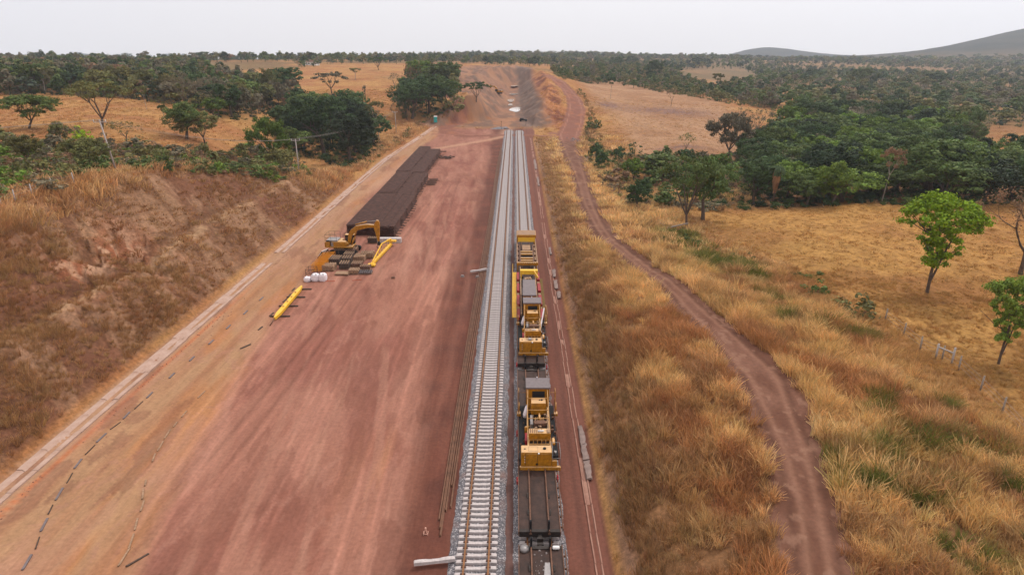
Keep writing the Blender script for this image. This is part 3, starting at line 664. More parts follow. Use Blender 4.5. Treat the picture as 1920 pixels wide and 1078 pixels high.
def grow(rnd, p, d, L, r, depth, tubes, tips, spread=.6, kids=(2, 3), up=.15, wob=.12, shrink=.72):
    pts = [Vector(p)]; rs = [r]; q = Vector(p); dd = Vector(d).normalized(); n = 3
    for i in range(n):
        dd = (dd + Vector((rnd.uniform(-wob, wob), rnd.uniform(-wob, wob), rnd.uniform(-wob, wob) + up * .3))).normalized()
        q = q + dd * L / n; pts.append(q.copy()); rs.append(r * (1 - .38 * (i + 1) / n))
    tubes.append((pts, rs))
    if depth == 0: tips.append((q.copy(), dd.copy())); return
    k = rnd.randint(*kids); a0 = rnd.uniform(0, 6.28)
    ax = dd.orthogonal().normalized(); bx = dd.cross(ax)
    for i in range(k):
        t = a0 + i * 6.283 / k + rnd.uniform(-.4, .4); s = spread * rnd.uniform(.6, 1.3)
        nd = dd * math.cos(s) + (ax * math.cos(t) + bx * math.sin(t)) * math.sin(s)
        grow(rnd, q, nd, L * shrink * rnd.uniform(.8, 1.2), rs[-1] * .72, depth - 1, tubes, tips, spread, kids, up, wob, shrink)
    if depth >= 2: tips.append((q.copy(), dd.copy()))
def tree_proto(style, seed, lod=0):
    """trunk and crown meshes of a tree 10 m tall"""
    rnd = random.Random(seed); rg = np.random.default_rng(seed); tubes = []; tips = []; cen = []; rad = []; n = 60; size = .2; bark = 'bark'; flat = .7; sh = .5
    if style == 'dense':
        grow(rnd, (0, 0, -.4), (rnd.uniform(-.1, .1), 0, 1), 3.2, .34, 2, tubes, tips, .7, (3, 4), .1, .15, .75)
        lobes = [(Vector((rnd.uniform(-2.4, 2.4), rnd.uniform(-2.4, 2.4), rnd.uniform(4.2, 7.4))), rnd.uniform(1.7, 2.6)) for _ in range(9)] + [(Vector((0, 0, 5.8)), 3.0)]
        for c, r in lobes:
            for k in range(10 if lod == 0 else 5):
                d = Vector((rnd.gauss(0, 1), rnd.gauss(0, 1), rnd.gauss(.35, .9))).normalized(); q = c + Vector((d.x * r, d.y * r, d.z * r * .85))
                if q.z < 1.8: continue
                cen.append(q); rad.append(rnd.uniform(.55, 1.05) * (1 if lod == 0 else 1.35))
        n, size = (62, .17) if lod == 0 else (34, .34)
    elif style == 'umbrella':
        h = rnd.uniform(1.6, 2.4); grow(rnd, (0, 0, -.4), (rnd.uniform(-.15, .15), 0, 1), h + .4, .27, 0, tubes, [], up=0)
        q = tubes[-1][0][-1]
        for i in range(6):
            t = i * 6.283 / 6 + rnd.uniform(-.4, .4); grow(rnd, q, (math.cos(t) * .75, math.sin(t) * .75, 1), 3.4, .14, 2, tubes, tips, .5, (2, 3), .25, .1, .62)
        for q, d in tips:
            cen.append(Vector((q.x * 1.25, q.y * 1.25, min(q.z, 9.4) if q.z > 5 else q.z + 1.2))); rad.append(rnd.uniform(.8, 1.45))
        n, size, flat, sh = (84, .15, .45, .2) if lod == 0 else (26, .30, .5, .2)
    elif style == 'open':
        grow(rnd, (0, 0, -.4), (rnd.uniform(-.2, .2), rnd.uniform(-.1, .1), 1), 2.6, .26, 0, tubes, [], up=0); q = tubes[-1][0][-1]
        for i in range(5):
            t = i * 6.283 / 5 + rnd.uniform(-.5, .5); e = rnd.uniform(.35, 1.0); grow(rnd, q, (math.cos(t) * e, math.sin(t) * e, 1), 2.9, .13, 2, tubes, tips, .62, (2, 3), .15, .14, .66)
        for q, d in tips:
            for _ in range(3): cen.append(q + Vector((jit(1.0), jit(1.0), jit(.9)))); rad.append(rnd.uniform(.7, 1.3))
        n, size, flat, sh = (64, .18, .62, .25) if lod == 0 else (24, .34, .62, .25)
    elif style == 'layered':                # tall upright tree, broad bright top, sparser below
        tubes.append(([Vector((0, 0, -.4)), Vector((.05, 0, 2)), Vector((0, .05, 4)), Vector((.08, 0, 6)), Vector((.1, 0, 8.2))], [.19, .15, .12, .08, .03]))
        tubes.append(([Vector((.1, .05, .8)), Vector((-.35, .1, 2.6)), Vector((-.8, .1, 4.6)), Vector((-1.6, 0, 6.8))], [.12, .10, .07, .03]))
        for i in range(14):
            t = i * 2.4 + rnd.uniform(-.3, .3); z0 = rnd.uniform(3.2, 6.6); e = Vector((math.cos(t) * rnd.uniform(1.8, 3.4), math.sin(t) * rnd.uniform(1.8, 3.4), z0 + rnd.uniform(1.2, 2.4)))
            tubes.append(([Vector((0, 0, z0)), Vector((e.x * .45, e.y * .45, z0 + .5)), e], [.06, .045, .02]))
        for i in range(84):
            t = rnd.uniform(0, 6.28); q = rnd.uniform(.1, 1) ** .6; cen.append(Vector((math.cos(t) * q * 3.7, math.sin(t) * q * 3.7, 9.1 - 2.0 * q ** 2.2 + rnd.uniform(-.7, .3)))); rad.append(rnd.uniform(.55, .95))
        for i in range(80):
            t = rnd.uniform(0, 6.28); z = rnd.uniform(2.9, 7.4); q = rnd.uniform(.15, 1) * (1.5 + .42 * (z - 2.9)); cen.append(Vector((math.cos(t) * q, math.sin(t) * q, z))); rad.append(rnd.uniform(.32, .62))
        n, size, flat, sh = (70, .13, .6, .25) if lod == 0 else (26, .25, .6, .3)
    elif style == 'bare':
        grow(rnd, (0, 0, -.4), (rnd.uniform(-.15, .15), 0, 1), 2.8, .24, 0, tubes, [], up=0); q = tubes[-1][0][-1]
        for i in range(4):
            t = i * 1.57 + rnd.uniform(-.5, .5); grow(rnd, q, (math.cos(t) * .8, math.sin(t) * .8, 1), 2.7, .13, 3, tubes, tips, .55, (2, 3), .12, .2, .68)
        for q, d in tips: cen.append(q); rad.append(rnd.uniform(.5, .9))
        n, size, flat, sh = (30, .085, .8, .1) if lod == 0 else (9, .17, .8, .1)
    elif style == 'thin':
        grow(rnd, (0, 0, -.4), (rnd.uniform(-.1, .1), 0, 1), 5.2, .15, 0, tubes, [], up=0, wob=.06); q = tubes[-1][0][-1]
        for i in range(4):
            t = i * 1.57 + rnd.uniform(-.5, .5); grow(rnd, q, (math.cos(t) * .6, math.sin(t) * .6, 1), 2.0, .07, 2, tubes, tips, .6, (2, 3), .12, .16, .68)
        for q, d in tips: cen.append(q); rad.append(rnd.uniform(.4, .8))
        n, size = (40, .14) if lod == 0 else (18, .28); bark = 'barkpale'
    elif style == 'bush':                   # shrub, leafy to the ground, 10 units tall and about 11 wide
        for i in range(9):
            t = i * .7 + rnd.uniform(-.3, .3); grow(rnd, (jit(.4), jit(.4), -.3), (math.cos(t) * .6, math.sin(t) * .6, 1), 3.6, .13, 1, tubes, tips, .5, (2, 3), .1, .2, .8)
        for k in range(34 if lod == 0 else 14):
            t = rnd.uniform(0, 6.28); rr = rnd.uniform(0, 1) ** .5; z = rnd.uniform(1, 8.6) * (1 - .45 * rr)
            cen.append(Vector((math.cos(t) * rr * 4.7, math.sin(t) * rr * 4.7, z))); rad.append(rnd.uniform(1.0, 1.9) * (1 if lod == 0 else 1.3))
        n, size = (54, .30) if lod == 0 else (24, .55)
    mb = MB()
    for pts, rs in tubes:
        if lod and rs[0] < .06: continue
        mb.tube(pts, rs, 6 if rs[0] > .15 else (4 if lod == 0 else 3), True, False)
    cen = np.array([tuple(c) for c in cen]); v, f, var = leaves(rg, cen, np.array(rad), n, size, flat, sh)
    return mb, bark, v, f, var
PROTO = {}
for style, k in (('dense', 5), ('umbrella', 3), ('open', 4), ('layered', 2), ('bare', 4), ('thin', 2), ('bush', 4)):
    for lod in (0, 1):
        PROTO[style, lod] = []
        for i in range(k):
            mb, bark, v, f, var = tree_proto(style, 100 + i * 7 + len(style) * 31, lod)
            PROTO[style, lod].append((mb.mesh('trunk', bark), face_mesh('crown', v, f, var, 'leaf')))
GREEN = dict(dark=(.048, .082, .026), deep=(.032, .052, .024), mid=(.088, .125, .034), bright=(.22, .32, .018), leafgreen=(.125, .19, .03), olive=(.15, .145, .05), grey=(.155, .135, .085), brown=(.24, .145, .085), dry=(.34, .20, .09), teal=(.06, .085, .055))
def tree(pos, h, w, style, colour, label, cat='tree', group=None, variant=None, rz=None, name=None, tilt=0):
    pos = Vector(pos); lod = 1 if h * pxm(pos) < 62 else 0
    tr, cr = PROTO[style, lod][(variant if variant is not None else random.randrange(99)) % len(PROTO[style, lod])]
    nm = name or {'bush': 'shrub', 'bare': 'bare_tree'}.get(style, 'tree')
    root = empty(nm, pos, 0, label, cat, group)
    root.rotation_euler = (0, tilt, random.uniform(0, 6.28) if rz is None else rz); root.scale = (w / 10, w / 10, h / 10)
    c = GREEN[colour] if isinstance(colour, str) else colour; k = random.uniform(.72, 1.3)
    link('trunk' if style != 'bush' else 'stem', tr, root)
    o = link('crown' if style != 'bush' else 'foliage', cr, root); o.color = (c[0] * k * random.uniform(.93, 1.07), c[1] * k, c[2] * k, 1)
    return root
# trees the photograph lets one tell apart: pixel of the foot, height and width in pixels
named = [
 (53, 243, 68, 84, 'open', 'mid', 'leaning green tree with two rounded crowns standing alone on the left pasture'),
 (192, 242, 96, 112, 'umbrella', 'olive', 'broad umbrella shaped tree with many rising limbs on the left pasture'),
 (238, 268, 48, 62, 'bare', 'olive', 'half bare olive tree just right of the umbrella shaped tree'),
 (307, 233, 38, 18, 'thin', 'mid', 'small thin tree with a tiny crown on the left pasture'),
 (275, 205, 45, 22, 'thin', 'olive', 'slim tree at the edge of the wood above the left pasture'),
 (350, 262, 78, 72, 'dense', 'mid', 'green tree with lacy foliage at the right end of the left pasture'),
 (385, 272, 66, 66, 'open', 'olive', 'yellowish open tree beside the lacy green tree'),
 (402, 222, 42, 45, 'dense', 'leafgreen', 'small bright round tree in front of the black green trees'),
 (150, 262, 32, 44, 'bush', 'bright', 'light green tree top rising from the scrub left of the power pole'),
 (515, 318, 104, 56, 'open', 'leafgreen', 'tall green tree with drooping crown and dark forked trunk above the cutting'),
 (556, 262, 84, 84, 'dense', 'dark', 'leftmost dark round tree of the wood in the valley'),
 (608, 292, 112, 96, 'dense', 'dark', 'big dark tree in the middle of the valley wood'),
 (655, 305, 102, 84, 'dense', 'deep', 'nearly black tree at the foot of the valley wood'),
 (592, 232, 60, 84, 'dense', 'mid', 'green tree behind the big dark tree of the valley wood'),
 (637, 235, 66, 78, 'dense', 'dark', 'tall dark tree at the top of the valley wood'),
 (692, 258, 60, 58, 'dense', 'deep', 'dark spreading tree on the right end of the valley wood'),
 (712, 262, 74, 34, 'thin', 'olive', 'slim pale trunked tree beside the right end of the valley wood'),
 (622, 176, 40, 60, 'umbrella', 'grey', 'greyish flat topped tree on the brow behind the valley wood'),
 (666, 150, 22, 26, 'thin', 'olive', 'small thin tree near the top of the middle pasture'),
 (740, 167, 32, 22, 'bare', 'grey', 'small bare tree on the right side of the middle pasture'),
 (685, 193, 32, 8, 'thin', 'grey', 'dead pole like trunk in the middle pasture'),
 (540, 180, 52, 60, 'dense', 'dark', 'dark round tree on the left shoulder of the middle pasture'),
 (505, 192, 62, 42, 'open', 'olive', 'olive tree beside the dark tree on the left shoulder of the middle pasture'),
 (773, 222, 72, 70, 'dense', 'dark', 'big round dark tree at the foot of the wood by the cutting'),
 (805, 212, 72, 76, 'dense', 'dark', 'dark green tree in the heart of the wood by the cutting'),
 (838, 200, 60, 56, 'dense', 'mid', 'green tree on the right edge of the wood by the cutting'),
 (790, 160, 46, 48, 'dense', 'leafgreen', 'lighter green tree topping the wood by the cutting'),
 (825, 162, 46, 66, 'dense', 'mid', 'broad green crown at the top right of the wood by the cutting'),
 (770, 172, 52, 30, 'bare', 'brown', 'bare brown tree on the left edge of the wood by the cutting'),
 (764, 226, 48, 42, 'bare', 'grey', 'grey leafless tree in front of the wood by the cutting'),
 (848, 205, 40, 50, 'bush', 'olive', 'low olive tree below the wood by the cutting'),
 (893, 193, 40, 50, 'umbrella', 'dark', 'solitary flat topped dark tree on the brow left of the rock cutting'),
 (1113, 242, 30, 32, 'bush', 'mid', 'round green bush beside the widened red road'),
 (1144, 186, 42, 18, 'thin', 'dark', 'thin tree standing alone at the upper left of the pale pasture'),
 (1258, 200, 38, 18, 'bare', 'brown', 'dead dark tree at the dip in the pale pasture'),
 (1285, 290, 44, 34, 'bare', 'olive', 'thin half bare sapling at the bottom of the pale pasture'),
 (1228, 152, 38, 34, 'dense', 'dark', 'tall dark tree in the hedge above the pale pasture'),
 (1155, 128, 22, 26, 'dense', 'dark', 'dark round tree far beyond the upper red road'),
 (1185, 125, 20, 22, 'dense', 'dark', 'round dark tree right of the similar far one'),
 (1310, 128, 20, 24, 'dense', 'deep', 'distant dark tree above the far clearing'),
 (1344, 176, 38, 24, 'thin', 'olive', 'slender olive tree on the far pasture'),
 (1372, 302, 96, 66, 'open', 'grey', 'tall greyish green tree at the lower right corner of the pale pasture'),
 (1412, 285, 92, 80, 'bare', 'grey', 'wide leafless tree between pale pasture and wood'),
 (1288, 428, 150, 124, 'umbrella', 'mid', 'big olive tree with twin crooked trunks at the bend of the scrub'),
 (1318, 412, 130, 96, 'dense', 'mid', 'leafy dark olive tree right behind the twin trunked tree'),
 (1196, 392, 62, 50, 'dense', 'dark', 'short dark tree with a stout trunk near the road bank'),
 (1240, 345, 58, 70, 'dense', 'mid', 'green tree in the thicket below the pale pasture'),
 (1188, 345, 52, 40, 'open', 'leafgreen', 'small bright tree at the left end of the thicket'),
 (1652, 382, 108, 40, 'thin', 'brown', 'slender pale trunk with a brown tuft in front of the dark wood'),
 (1738, 550, 190, 152, 'layered', 'bright', 'tall bright green tree standing alone on the yellow pasture'),
 (1872, 682, 176, 118, 'layered', 'leafgreen', 'green tree with an uneven crown at the right edge of the pasture'),
 (1912, 518, 170, 170, 'bare', 'brown', 'bare brown tree with dark twisted trunk at the right edge'),
 (1527, 552, 44, 56, 'bush', 'mid', 'low green bush on the verge left of the lone bright tree'),
 (1605, 590, 52, 82, 'bush', 'olive', 'loose olive bush on the near side of the lone bright tree'),
 (1815, 252, 52, 52, 'open', 'olive', 'round olive tree at the left end of the far orange clearing'),
 (1848, 318, 66, 40, 'dense', 'deep', 'black green tree at the left of the orange clearing'),
 (1895, 318, 66, 44, 'dense', 'deep', 'black green tree at the right of the orange clearing'),
 (1510, 248, 64, 74, 'dense', 'dark', 'dark tree crown at the upper left of the right hand wood'),
 (1540, 245, 46, 60, 'dense', 'deep', 'blackish tree beside the dark crown at the top of the right hand wood'),
 (1512, 385, 62, 62, 'dense', 'mid', 'rounded green tree at the lower left of the right hand wood'),
 (1560, 384, 96, 70, 'dense', 'leafgreen', 'bright green tree low in the right hand wood'),
 (1475, 372, 72, 60, 'dense', 'leafgreen', 'bright leafy tree above the palm in the right hand wood'),
 (1412, 372, 80, 60, 'open', 'mid', 'open green tree left of the palm'),
 (1745, 372, 120, 130, 'dense', 'mid', 'widest green tree of the right hand wood'),
 (1620, 330, 86, 96, 'dense', 'mid', 'green domed tree in the middle of the right hand wood'),
 (1745, 262, 42, 78, 'dense', 'leafgreen', 'light green tree at the top of the right hand wood'),
 (1755, 165, 28, 42, 'dense', 'dark', 'dark round tree high in the far right scrub'),
 (1612, 160, 34, 40, 'dense', 'mid', 'tiered green tree standing out of the far right scrub'),
 (12, 106, 17, 22, 'dense', 'teal', 'leftmost flat crown on the left skyline'),
 (40, 112, 14, 24, 'dense', 'teal', 'second crown from the left on the left skyline'),
 (56, 108, 9, 12, 'dense', 'brown', 'small brownish crown on the left skyline'),
 (95, 109, 12, 18, 'bare', 'brown', 'thin brown tree before the two big crowns of the left skyline'),
 (115, 109, 16, 26, 'open', 'teal', 'open crown left of the roundest tree on the left skyline'),
 (154, 110, 19, 25, 'dense', 'dark', 'roundest darkest tree on the left skyline'),
 (232, 113, 15, 26, 'dense', 'dark', 'broad dark tree on the skyline above the scrub hill'),
 (272, 113, 14, 22, 'open', 'olive', 'pale open tree on the skyline near the bare slope'),
 (312, 113, 15, 22, 'open', 'teal', 'airy grey tree on the skyline, first of a close pair'),
 (345, 113, 15, 20, 'dense', 'teal', 'round tree on the skyline, second of a close pair'),
 (385, 115, 18, 38, 'dense', 'dark', 'widest dark clump on the left skyline'),
 (428, 115, 14, 20, 'open', 'brown', 'brownish open tree right of the widest skyline clump'),
 (525, 116, 17, 12, 'thin', 'dark', 'narrow dark tree on the skyline left of the farmhouse'),
 (566, 112, 15, 16, 'dense', 'teal', 'round grey green tree on the skyline above the farmhouse'),
 (710, 132, 26, 36, 'umbrella', 'dark', 'spreading tree at the top edge of the middle pasture'),
 (752, 106, 7, 12, 'dense', 'teal', 'tiny mushroom shaped crown on the middle skyline'),
]
for i, (px, py, hp, wp, st, colr, lab) in enumerate(named):
    p = at(px, py); k = pxm(p)
    wf = {'dense': 7.6, 'umbrella': 11, 'open': 8.6, 'layered': 8.4, 'bare': 9.0, 'thin': 5.6, 'bush': 11}[st]     # width of the 10 m model
    sc_w = wp / k / wf * 10
    tree((p.x, p.y, p.z - .15), hp / k * 1.06, sc_w, st, colr, lab, variant=i, cat='tree' if st != 'bush' else 'bush')

# palm with a skirt of dead fronds
p = at(1448, 388); k = pxm(p); hgt = 92 / k
pr = empty('palm_tree', p, 0, 'slim palm with hanging dead fronds at the edge of the right hand wood', 'palm')
MB().tube([(0, 0, -.3), (.1, 0, hgt * .4), (-.05, 0, hgt * .8)], [.22, .16, .12], 7).build('trunk', 'bark', pr)
def fronds(n, droop, L, seed):
    rg = np.random.default_rng(seed); v = []; f = []
    for i in range(n):
        t = rg.uniform(0, 6.28); dr = droop * rg.uniform(.7, 1.3); pts = []
        for s in np.linspace(0, 1, 7): pts.append(Vector((math.cos(t) * L * s * (1 - .3 * dr * s), math.sin(t) * L * s * (1 - .3 * dr * s), hgt * .8 + L * (.55 * s - dr * s * s))))
        for a, b in zip(pts[:-1], pts[1:]):
            sd = Vector((-math.sin(t), math.cos(t), 0)) * .34
            for q in (-1, 1):
                n0 = len(v); v += [tuple(a), tuple(b), tuple(b + sd * q + Vector((0, 0, -.35))), tuple(a + sd * q + Vector((0, 0, -.35)))]; f.append((n0, n0 + 1, n0 + 2, n0 + 3))
    v = np.array(v); f = np.array(f); var = np.repeat(rg.uniform(.75, 1.25, (len(f), 1)), 3, 1); return face_mesh('fronds', v, f, var, 'leaf')
o = link('fronds', fronds(22, .9, 2.6, 3), pr); o.color = (.055, .085, .035, 1)
o = link('dead_fronds', fronds(16, 2.6, 2.0, 4), pr); o.color = (.34, .19, .10, 1); o['label'] = 'dry brown fronds hanging down'

def poly_in(poly, x, y):
    inside = np.zeros(np.shape(x), bool); n = len(poly)
    for i in range(n):
        x1, y1 = poly[i]; x2, y2 = poly[(i + 1) % n]
        c = ((y1 > y) != (y2 > y)) & (x < (x2 - x1) * (y - y1) / ((y2 - y1) if y2 != y1 else 1e-9) + x1); inside ^= c
    return inside
def wpoly(pts): return [tuple(at(*p)[:2]) for p in pts]
def poisson(poly, spacing, seed, keep=None):
    xs = [p[0] for p in poly]; ys = [p[1] for p in poly]; rg = np.random.default_rng(seed)
    nx = max(1, int((max(xs) - min(xs)) / spacing)); ny = max(1, int((max(ys) - min(ys)) / spacing))
    X, Y = np.meshgrid(np.arange(nx) + .5, np.arange(ny) + .5); X = X.ravel(); Y = Y.ravel()
    X = min(xs) + (X + rg.uniform(-.42, .42, len(X))) * spacing; Y = min(ys) + (Y + rg.uniform(-.42, .42, len(Y))) * spacing
    m = poly_in(poly, X, Y)
    if keep is not None: m &= keep(X, Y)
    return X[m], Y[m]
def in_view(x, y, z=None):
    z = height(x, y, False) + 3 if z is None else z
    c, s = math.cos(-YAW), math.sin(-YAW); X = x * c + y * s; Y = -x * s + y * c; Z = z - CAMZ
    f = Y * math.cos(PITCH) - Z * math.sin(PITCH); u = Y * math.sin(PITCH) + Z * math.cos(PITCH)
    px, py = CX + F * X / np.maximum(f, .1), CY - F * u / np.maximum(f, .1)
    return (f > 0) & (px > -90) & (px < 2010) & (py < 1200)
regions = [
 ('left wood', [(-80, 178), (-80, 135), (200, 132), (380, 138), (430, 160), (545, 172), (560, 190), (520, 212), (470, 232), (420, 225), (330, 200), (240, 186), (120, 180)], 7.6, (7.5, 13), (7.5, 12), [('dense', 'dark', 3), ('dense', 'deep', 2), ('open', 'olive', 3), ('dense', 'mid', 3), ('bare', 'grey', 4), ('open', 'grey', 3), ('open', 'brown', 1), ('thin', 'olive', 1)], 'long wood above the left pasture'),
 ('crest scrub', [(-60, 395), (-60, 268), (60, 272), (160, 268), (260, 280), (330, 290), (470, 268), (540, 300), (600, 335), (500, 340), (300, 318), (200, 322), (100, 350)], 4.8, (3.4, 7.2), (3.8, 6.4), [('bush', 'mid', 4), ('bush', 'olive', 5), ('bush', 'leafgreen', 2), ('bush', 'grey', 3), ('bush', 'brown', 2), ('open', 'olive', 2), ('bare', 'grey', 2)], 'scrub behind the left cutting'),
 ('valley wood', [(535, 290), (530, 205), (600, 190), (690, 205), (715, 265), (690, 300), (640, 320), (600, 300)], 9.0, (8, 12), (8, 11), [('dense', 'dark', 3), ('dense', 'deep', 2), ('dense', 'mid', 1)], 'valley wood beyond the rail stacks'),
 ('valley scrub', [(600, 335), (640, 325), (720, 270), (790, 225), (860, 205), (850, 220), (790, 245), (720, 290), (655, 335)], 6.5, (1.5, 3.6), (2, 4), [('bush', 'olive', 3), ('bush', 'mid', 2), ('bush', 'dry', 2)], 'slope above the left drain'),
 ('cutting wood', [(750, 225), (745, 190), (765, 150), (850, 145), (870, 185), (850, 205), (800, 222)], 8.5, (8.5, 12.5), (8, 11), [('dense', 'dark', 4), ('dense', 'mid', 2), ('dense', 'deep', 1), ('open', 'olive', 1)], 'wood left of the rock cutting'),
 ('road thicket', [(1100, 300), (1120, 285), (1200, 292), (1330, 292), (1420, 285), (1420, 330), (1400, 395), (1300, 395), (1180, 385), (1130, 345)], 6.2, (3, 7), (4, 7), [('bush', 'mid', 3), ('dense', 'dark', 3), ('bush', 'grey', 2), ('bush', 'olive', 2), ('open', 'mid', 2), ('bare', 'brown', 1)], 'thicket below the pale pasture'),
 ('right wood', [(1405, 390), (1400, 300), (1450, 240), (1500, 215), (1800, 238), (1830, 262), (1835, 330), (1985, 330), (1985, 392), (1700, 386), (1480, 392)], 9.0, (8, 14), (8.5, 13), [('dense', 'dark', 4), ('dense', 'mid', 4), ('dense', 'leafgreen', 3), ('dense', 'deep', 2), ('open', 'mid', 1), ('bare', 'grey', 1)], 'wood past the yellow pasture'),
 ('hedge', [(1040, 150), (1035, 128), (1230, 128), (1330, 165), (1460, 190), (1470, 212), (1380, 198), (1250, 176), (1150, 152)], 9.5, (4.5, 9), (5, 8.5), [('dense', 'mid', 3), ('dense', 'dark', 2), ('open', 'olive', 3), ('bush', 'olive', 2), ('bare', 'grey', 2)], 'tree belt above the pale pasture'),
 ('right scrub', [(1400, 200), (1350, 165), (1440, 150), (1985, 165), (1985, 250), (1830, 232), (1500, 212)], 13.5, (5, 11.5), (8, 14), [('dense', 'mid', 4), ('dense', 'dark', 3), ('bush', 'olive', 2), ('open', 'olive', 3), ('bare', 'grey', 2), ('dense', 'deep', 1)], 'scattered far scrub on the right'),
 ('road verge', [(1095, 262), (1085, 215), (1075, 170), (1090, 168), (1115, 215), (1130, 270), (1160, 300), (1130, 310)], 5.5, (1.2, 3.2), (2, 3.6), [('bush', 'olive', 2), ('bush', 'dry', 4), ('bush', 'mid', 1)], 'right verge of the upper road'),
]
words_ = {'dark': 'dark green', 'deep': 'blackish green', 'mid': 'green', 'leafgreen': 'light green', 'olive': 'olive', 'grey': 'greyish', 'brown': 'brownish', 'dry': 'straw coloured', 'bright': 'bright green'}
kinds_ = {'dense': 'round crowned tree', 'open': 'open crowned tree', 'bare': 'nearly leafless tree', 'thin': 'slender tree', 'bush': 'bushy shrub', 'umbrella': 'flat topped tree'}
cand = []; REG = {}
npos = [at(a[0], a[1]) for a in named]; nxy = np.array([(p.x, p.y) for p in npos])
for ri, (nm, pp, spc, hr, wr, mix, lab) in enumerate(regions):
    wp = wpoly(pp); REG[nm] = wp
    X, Y = poisson(wp, spc, 50 + ri, lambda x, y: (road_in(x, y) < -2.5) & in_view(x, y) & (np.maximum(xl_at(y) - x, x - xr_at(y)) > 2.5))
    for x, y in zip(X, Y):
        if np.min(np.hypot(nxy[:, 0] - x, nxy[:, 1] - y)) < spc * .55: continue
        tot = sum(m_[2] for m_ in mix); q = random.uniform(0, tot)
        for st, co, w_ in mix:
            q -= w_
            if q <= 0: break
        h_ = random.uniform(*hr); w__ = random.uniform(*wr)
        if st == 'bush' and hr[1] > 6: h_ *= .6
        cand.append((x, y, h_, w__, st, co, lab, nm))
cz = height(np.array([c[0] for c in cand]), np.array([c[1] for c in cand]))
size_ = np.array([c[2] * pxm((c[0], c[1], z)) for c, z in zip(cand, cz)])
def toscreen(x, y, z):
    c, s_ = math.cos(-YAW), math.sin(-YAW); X = x * c + y * s_; Y = -x * s_ + y * c; Z = z - CAMZ
    f = Y * math.cos(PITCH) - Z * math.sin(PITCH); return CX + F * X / f, CY - F * (Y * math.sin(PITCH) + Z * math.cos(PITCH)) / f
PXc, PYc = toscreen(np.array([c[0] for c in cand]), np.array([c[1] for c in cand]), cz)
RB = {}; HB = {}
for nm in {c[7] for c in cand}:
    k_ = [i for i, c in enumerate(cand) if c[7] == nm]; RB[nm] = (PXc[k_].min(), PXc[k_].max(), PYc[k_].min(), PYc[k_].max()); hh_ = [cand[i][2] for i in k_]; HB[nm] = (min(hh_), max(hh_) + .01)
limit = {'tree': 285 - sum(1 for n_ in named if n_[4] != 'bush'), 'bush': 290}
cnt = {'tree': 0, 'bush': 0}; FARPTS = []
for i in np.argsort(-size_):
    x, y, h_, w_, st, co, lab, nm = cand[i]; kd = 'bush' if st == 'bush' else 'tree'
    if cnt[kd] < limit[kd]:
        cnt[kd] += 1
        wf = {'dense': 7.6, 'umbrella': 11, 'open': 8.6, 'layered': 8.4, 'bare': 9.0, 'thin': 5.6, 'bush': 11}[st]
        u_, w_q = (PXc[i] - RB[nm][0]) / (RB[nm][1] - RB[nm][0] + 1e-6), (PYc[i] - RB[nm][2]) / (RB[nm][3] - RB[nm][2] + 1e-6)
        sd_ = ['far left', 'left', 'middle', 'right', 'far right'][min(4, int(u_ * 5))]; fr_ = ['back', 'centre', 'front'][min(2, int(w_q * 3))]
        h01 = (h_ - HB[nm][0]) / (HB[nm][1] - HB[nm][0]); sz_ = 'small ' if h01 < .33 else ('tall ' if h01 > .67 else '')
        L_ = sz_ + words_[co] + ' ' + kinds_[st] + ', ' + sd_ + ' ' + fr_ + ' of the ' + lab
        if len(L_.split()) > 16: L_ = L_.replace('round crowned ', '').replace('open crowned ', '')
        tree((x, y, cz[i] - .2), h_, w_ / wf * 10, st, co, L_, cat='tree' if kd == 'tree' else 'bush', group=('trees' if kd == 'tree' else 'shrubs') + ' of the ' + lab)
    else: FARPTS.append((x, y, cz[i] - .2, h_, w_, co))
print('individual plants', cnt, 'left over', len(FARPTS))

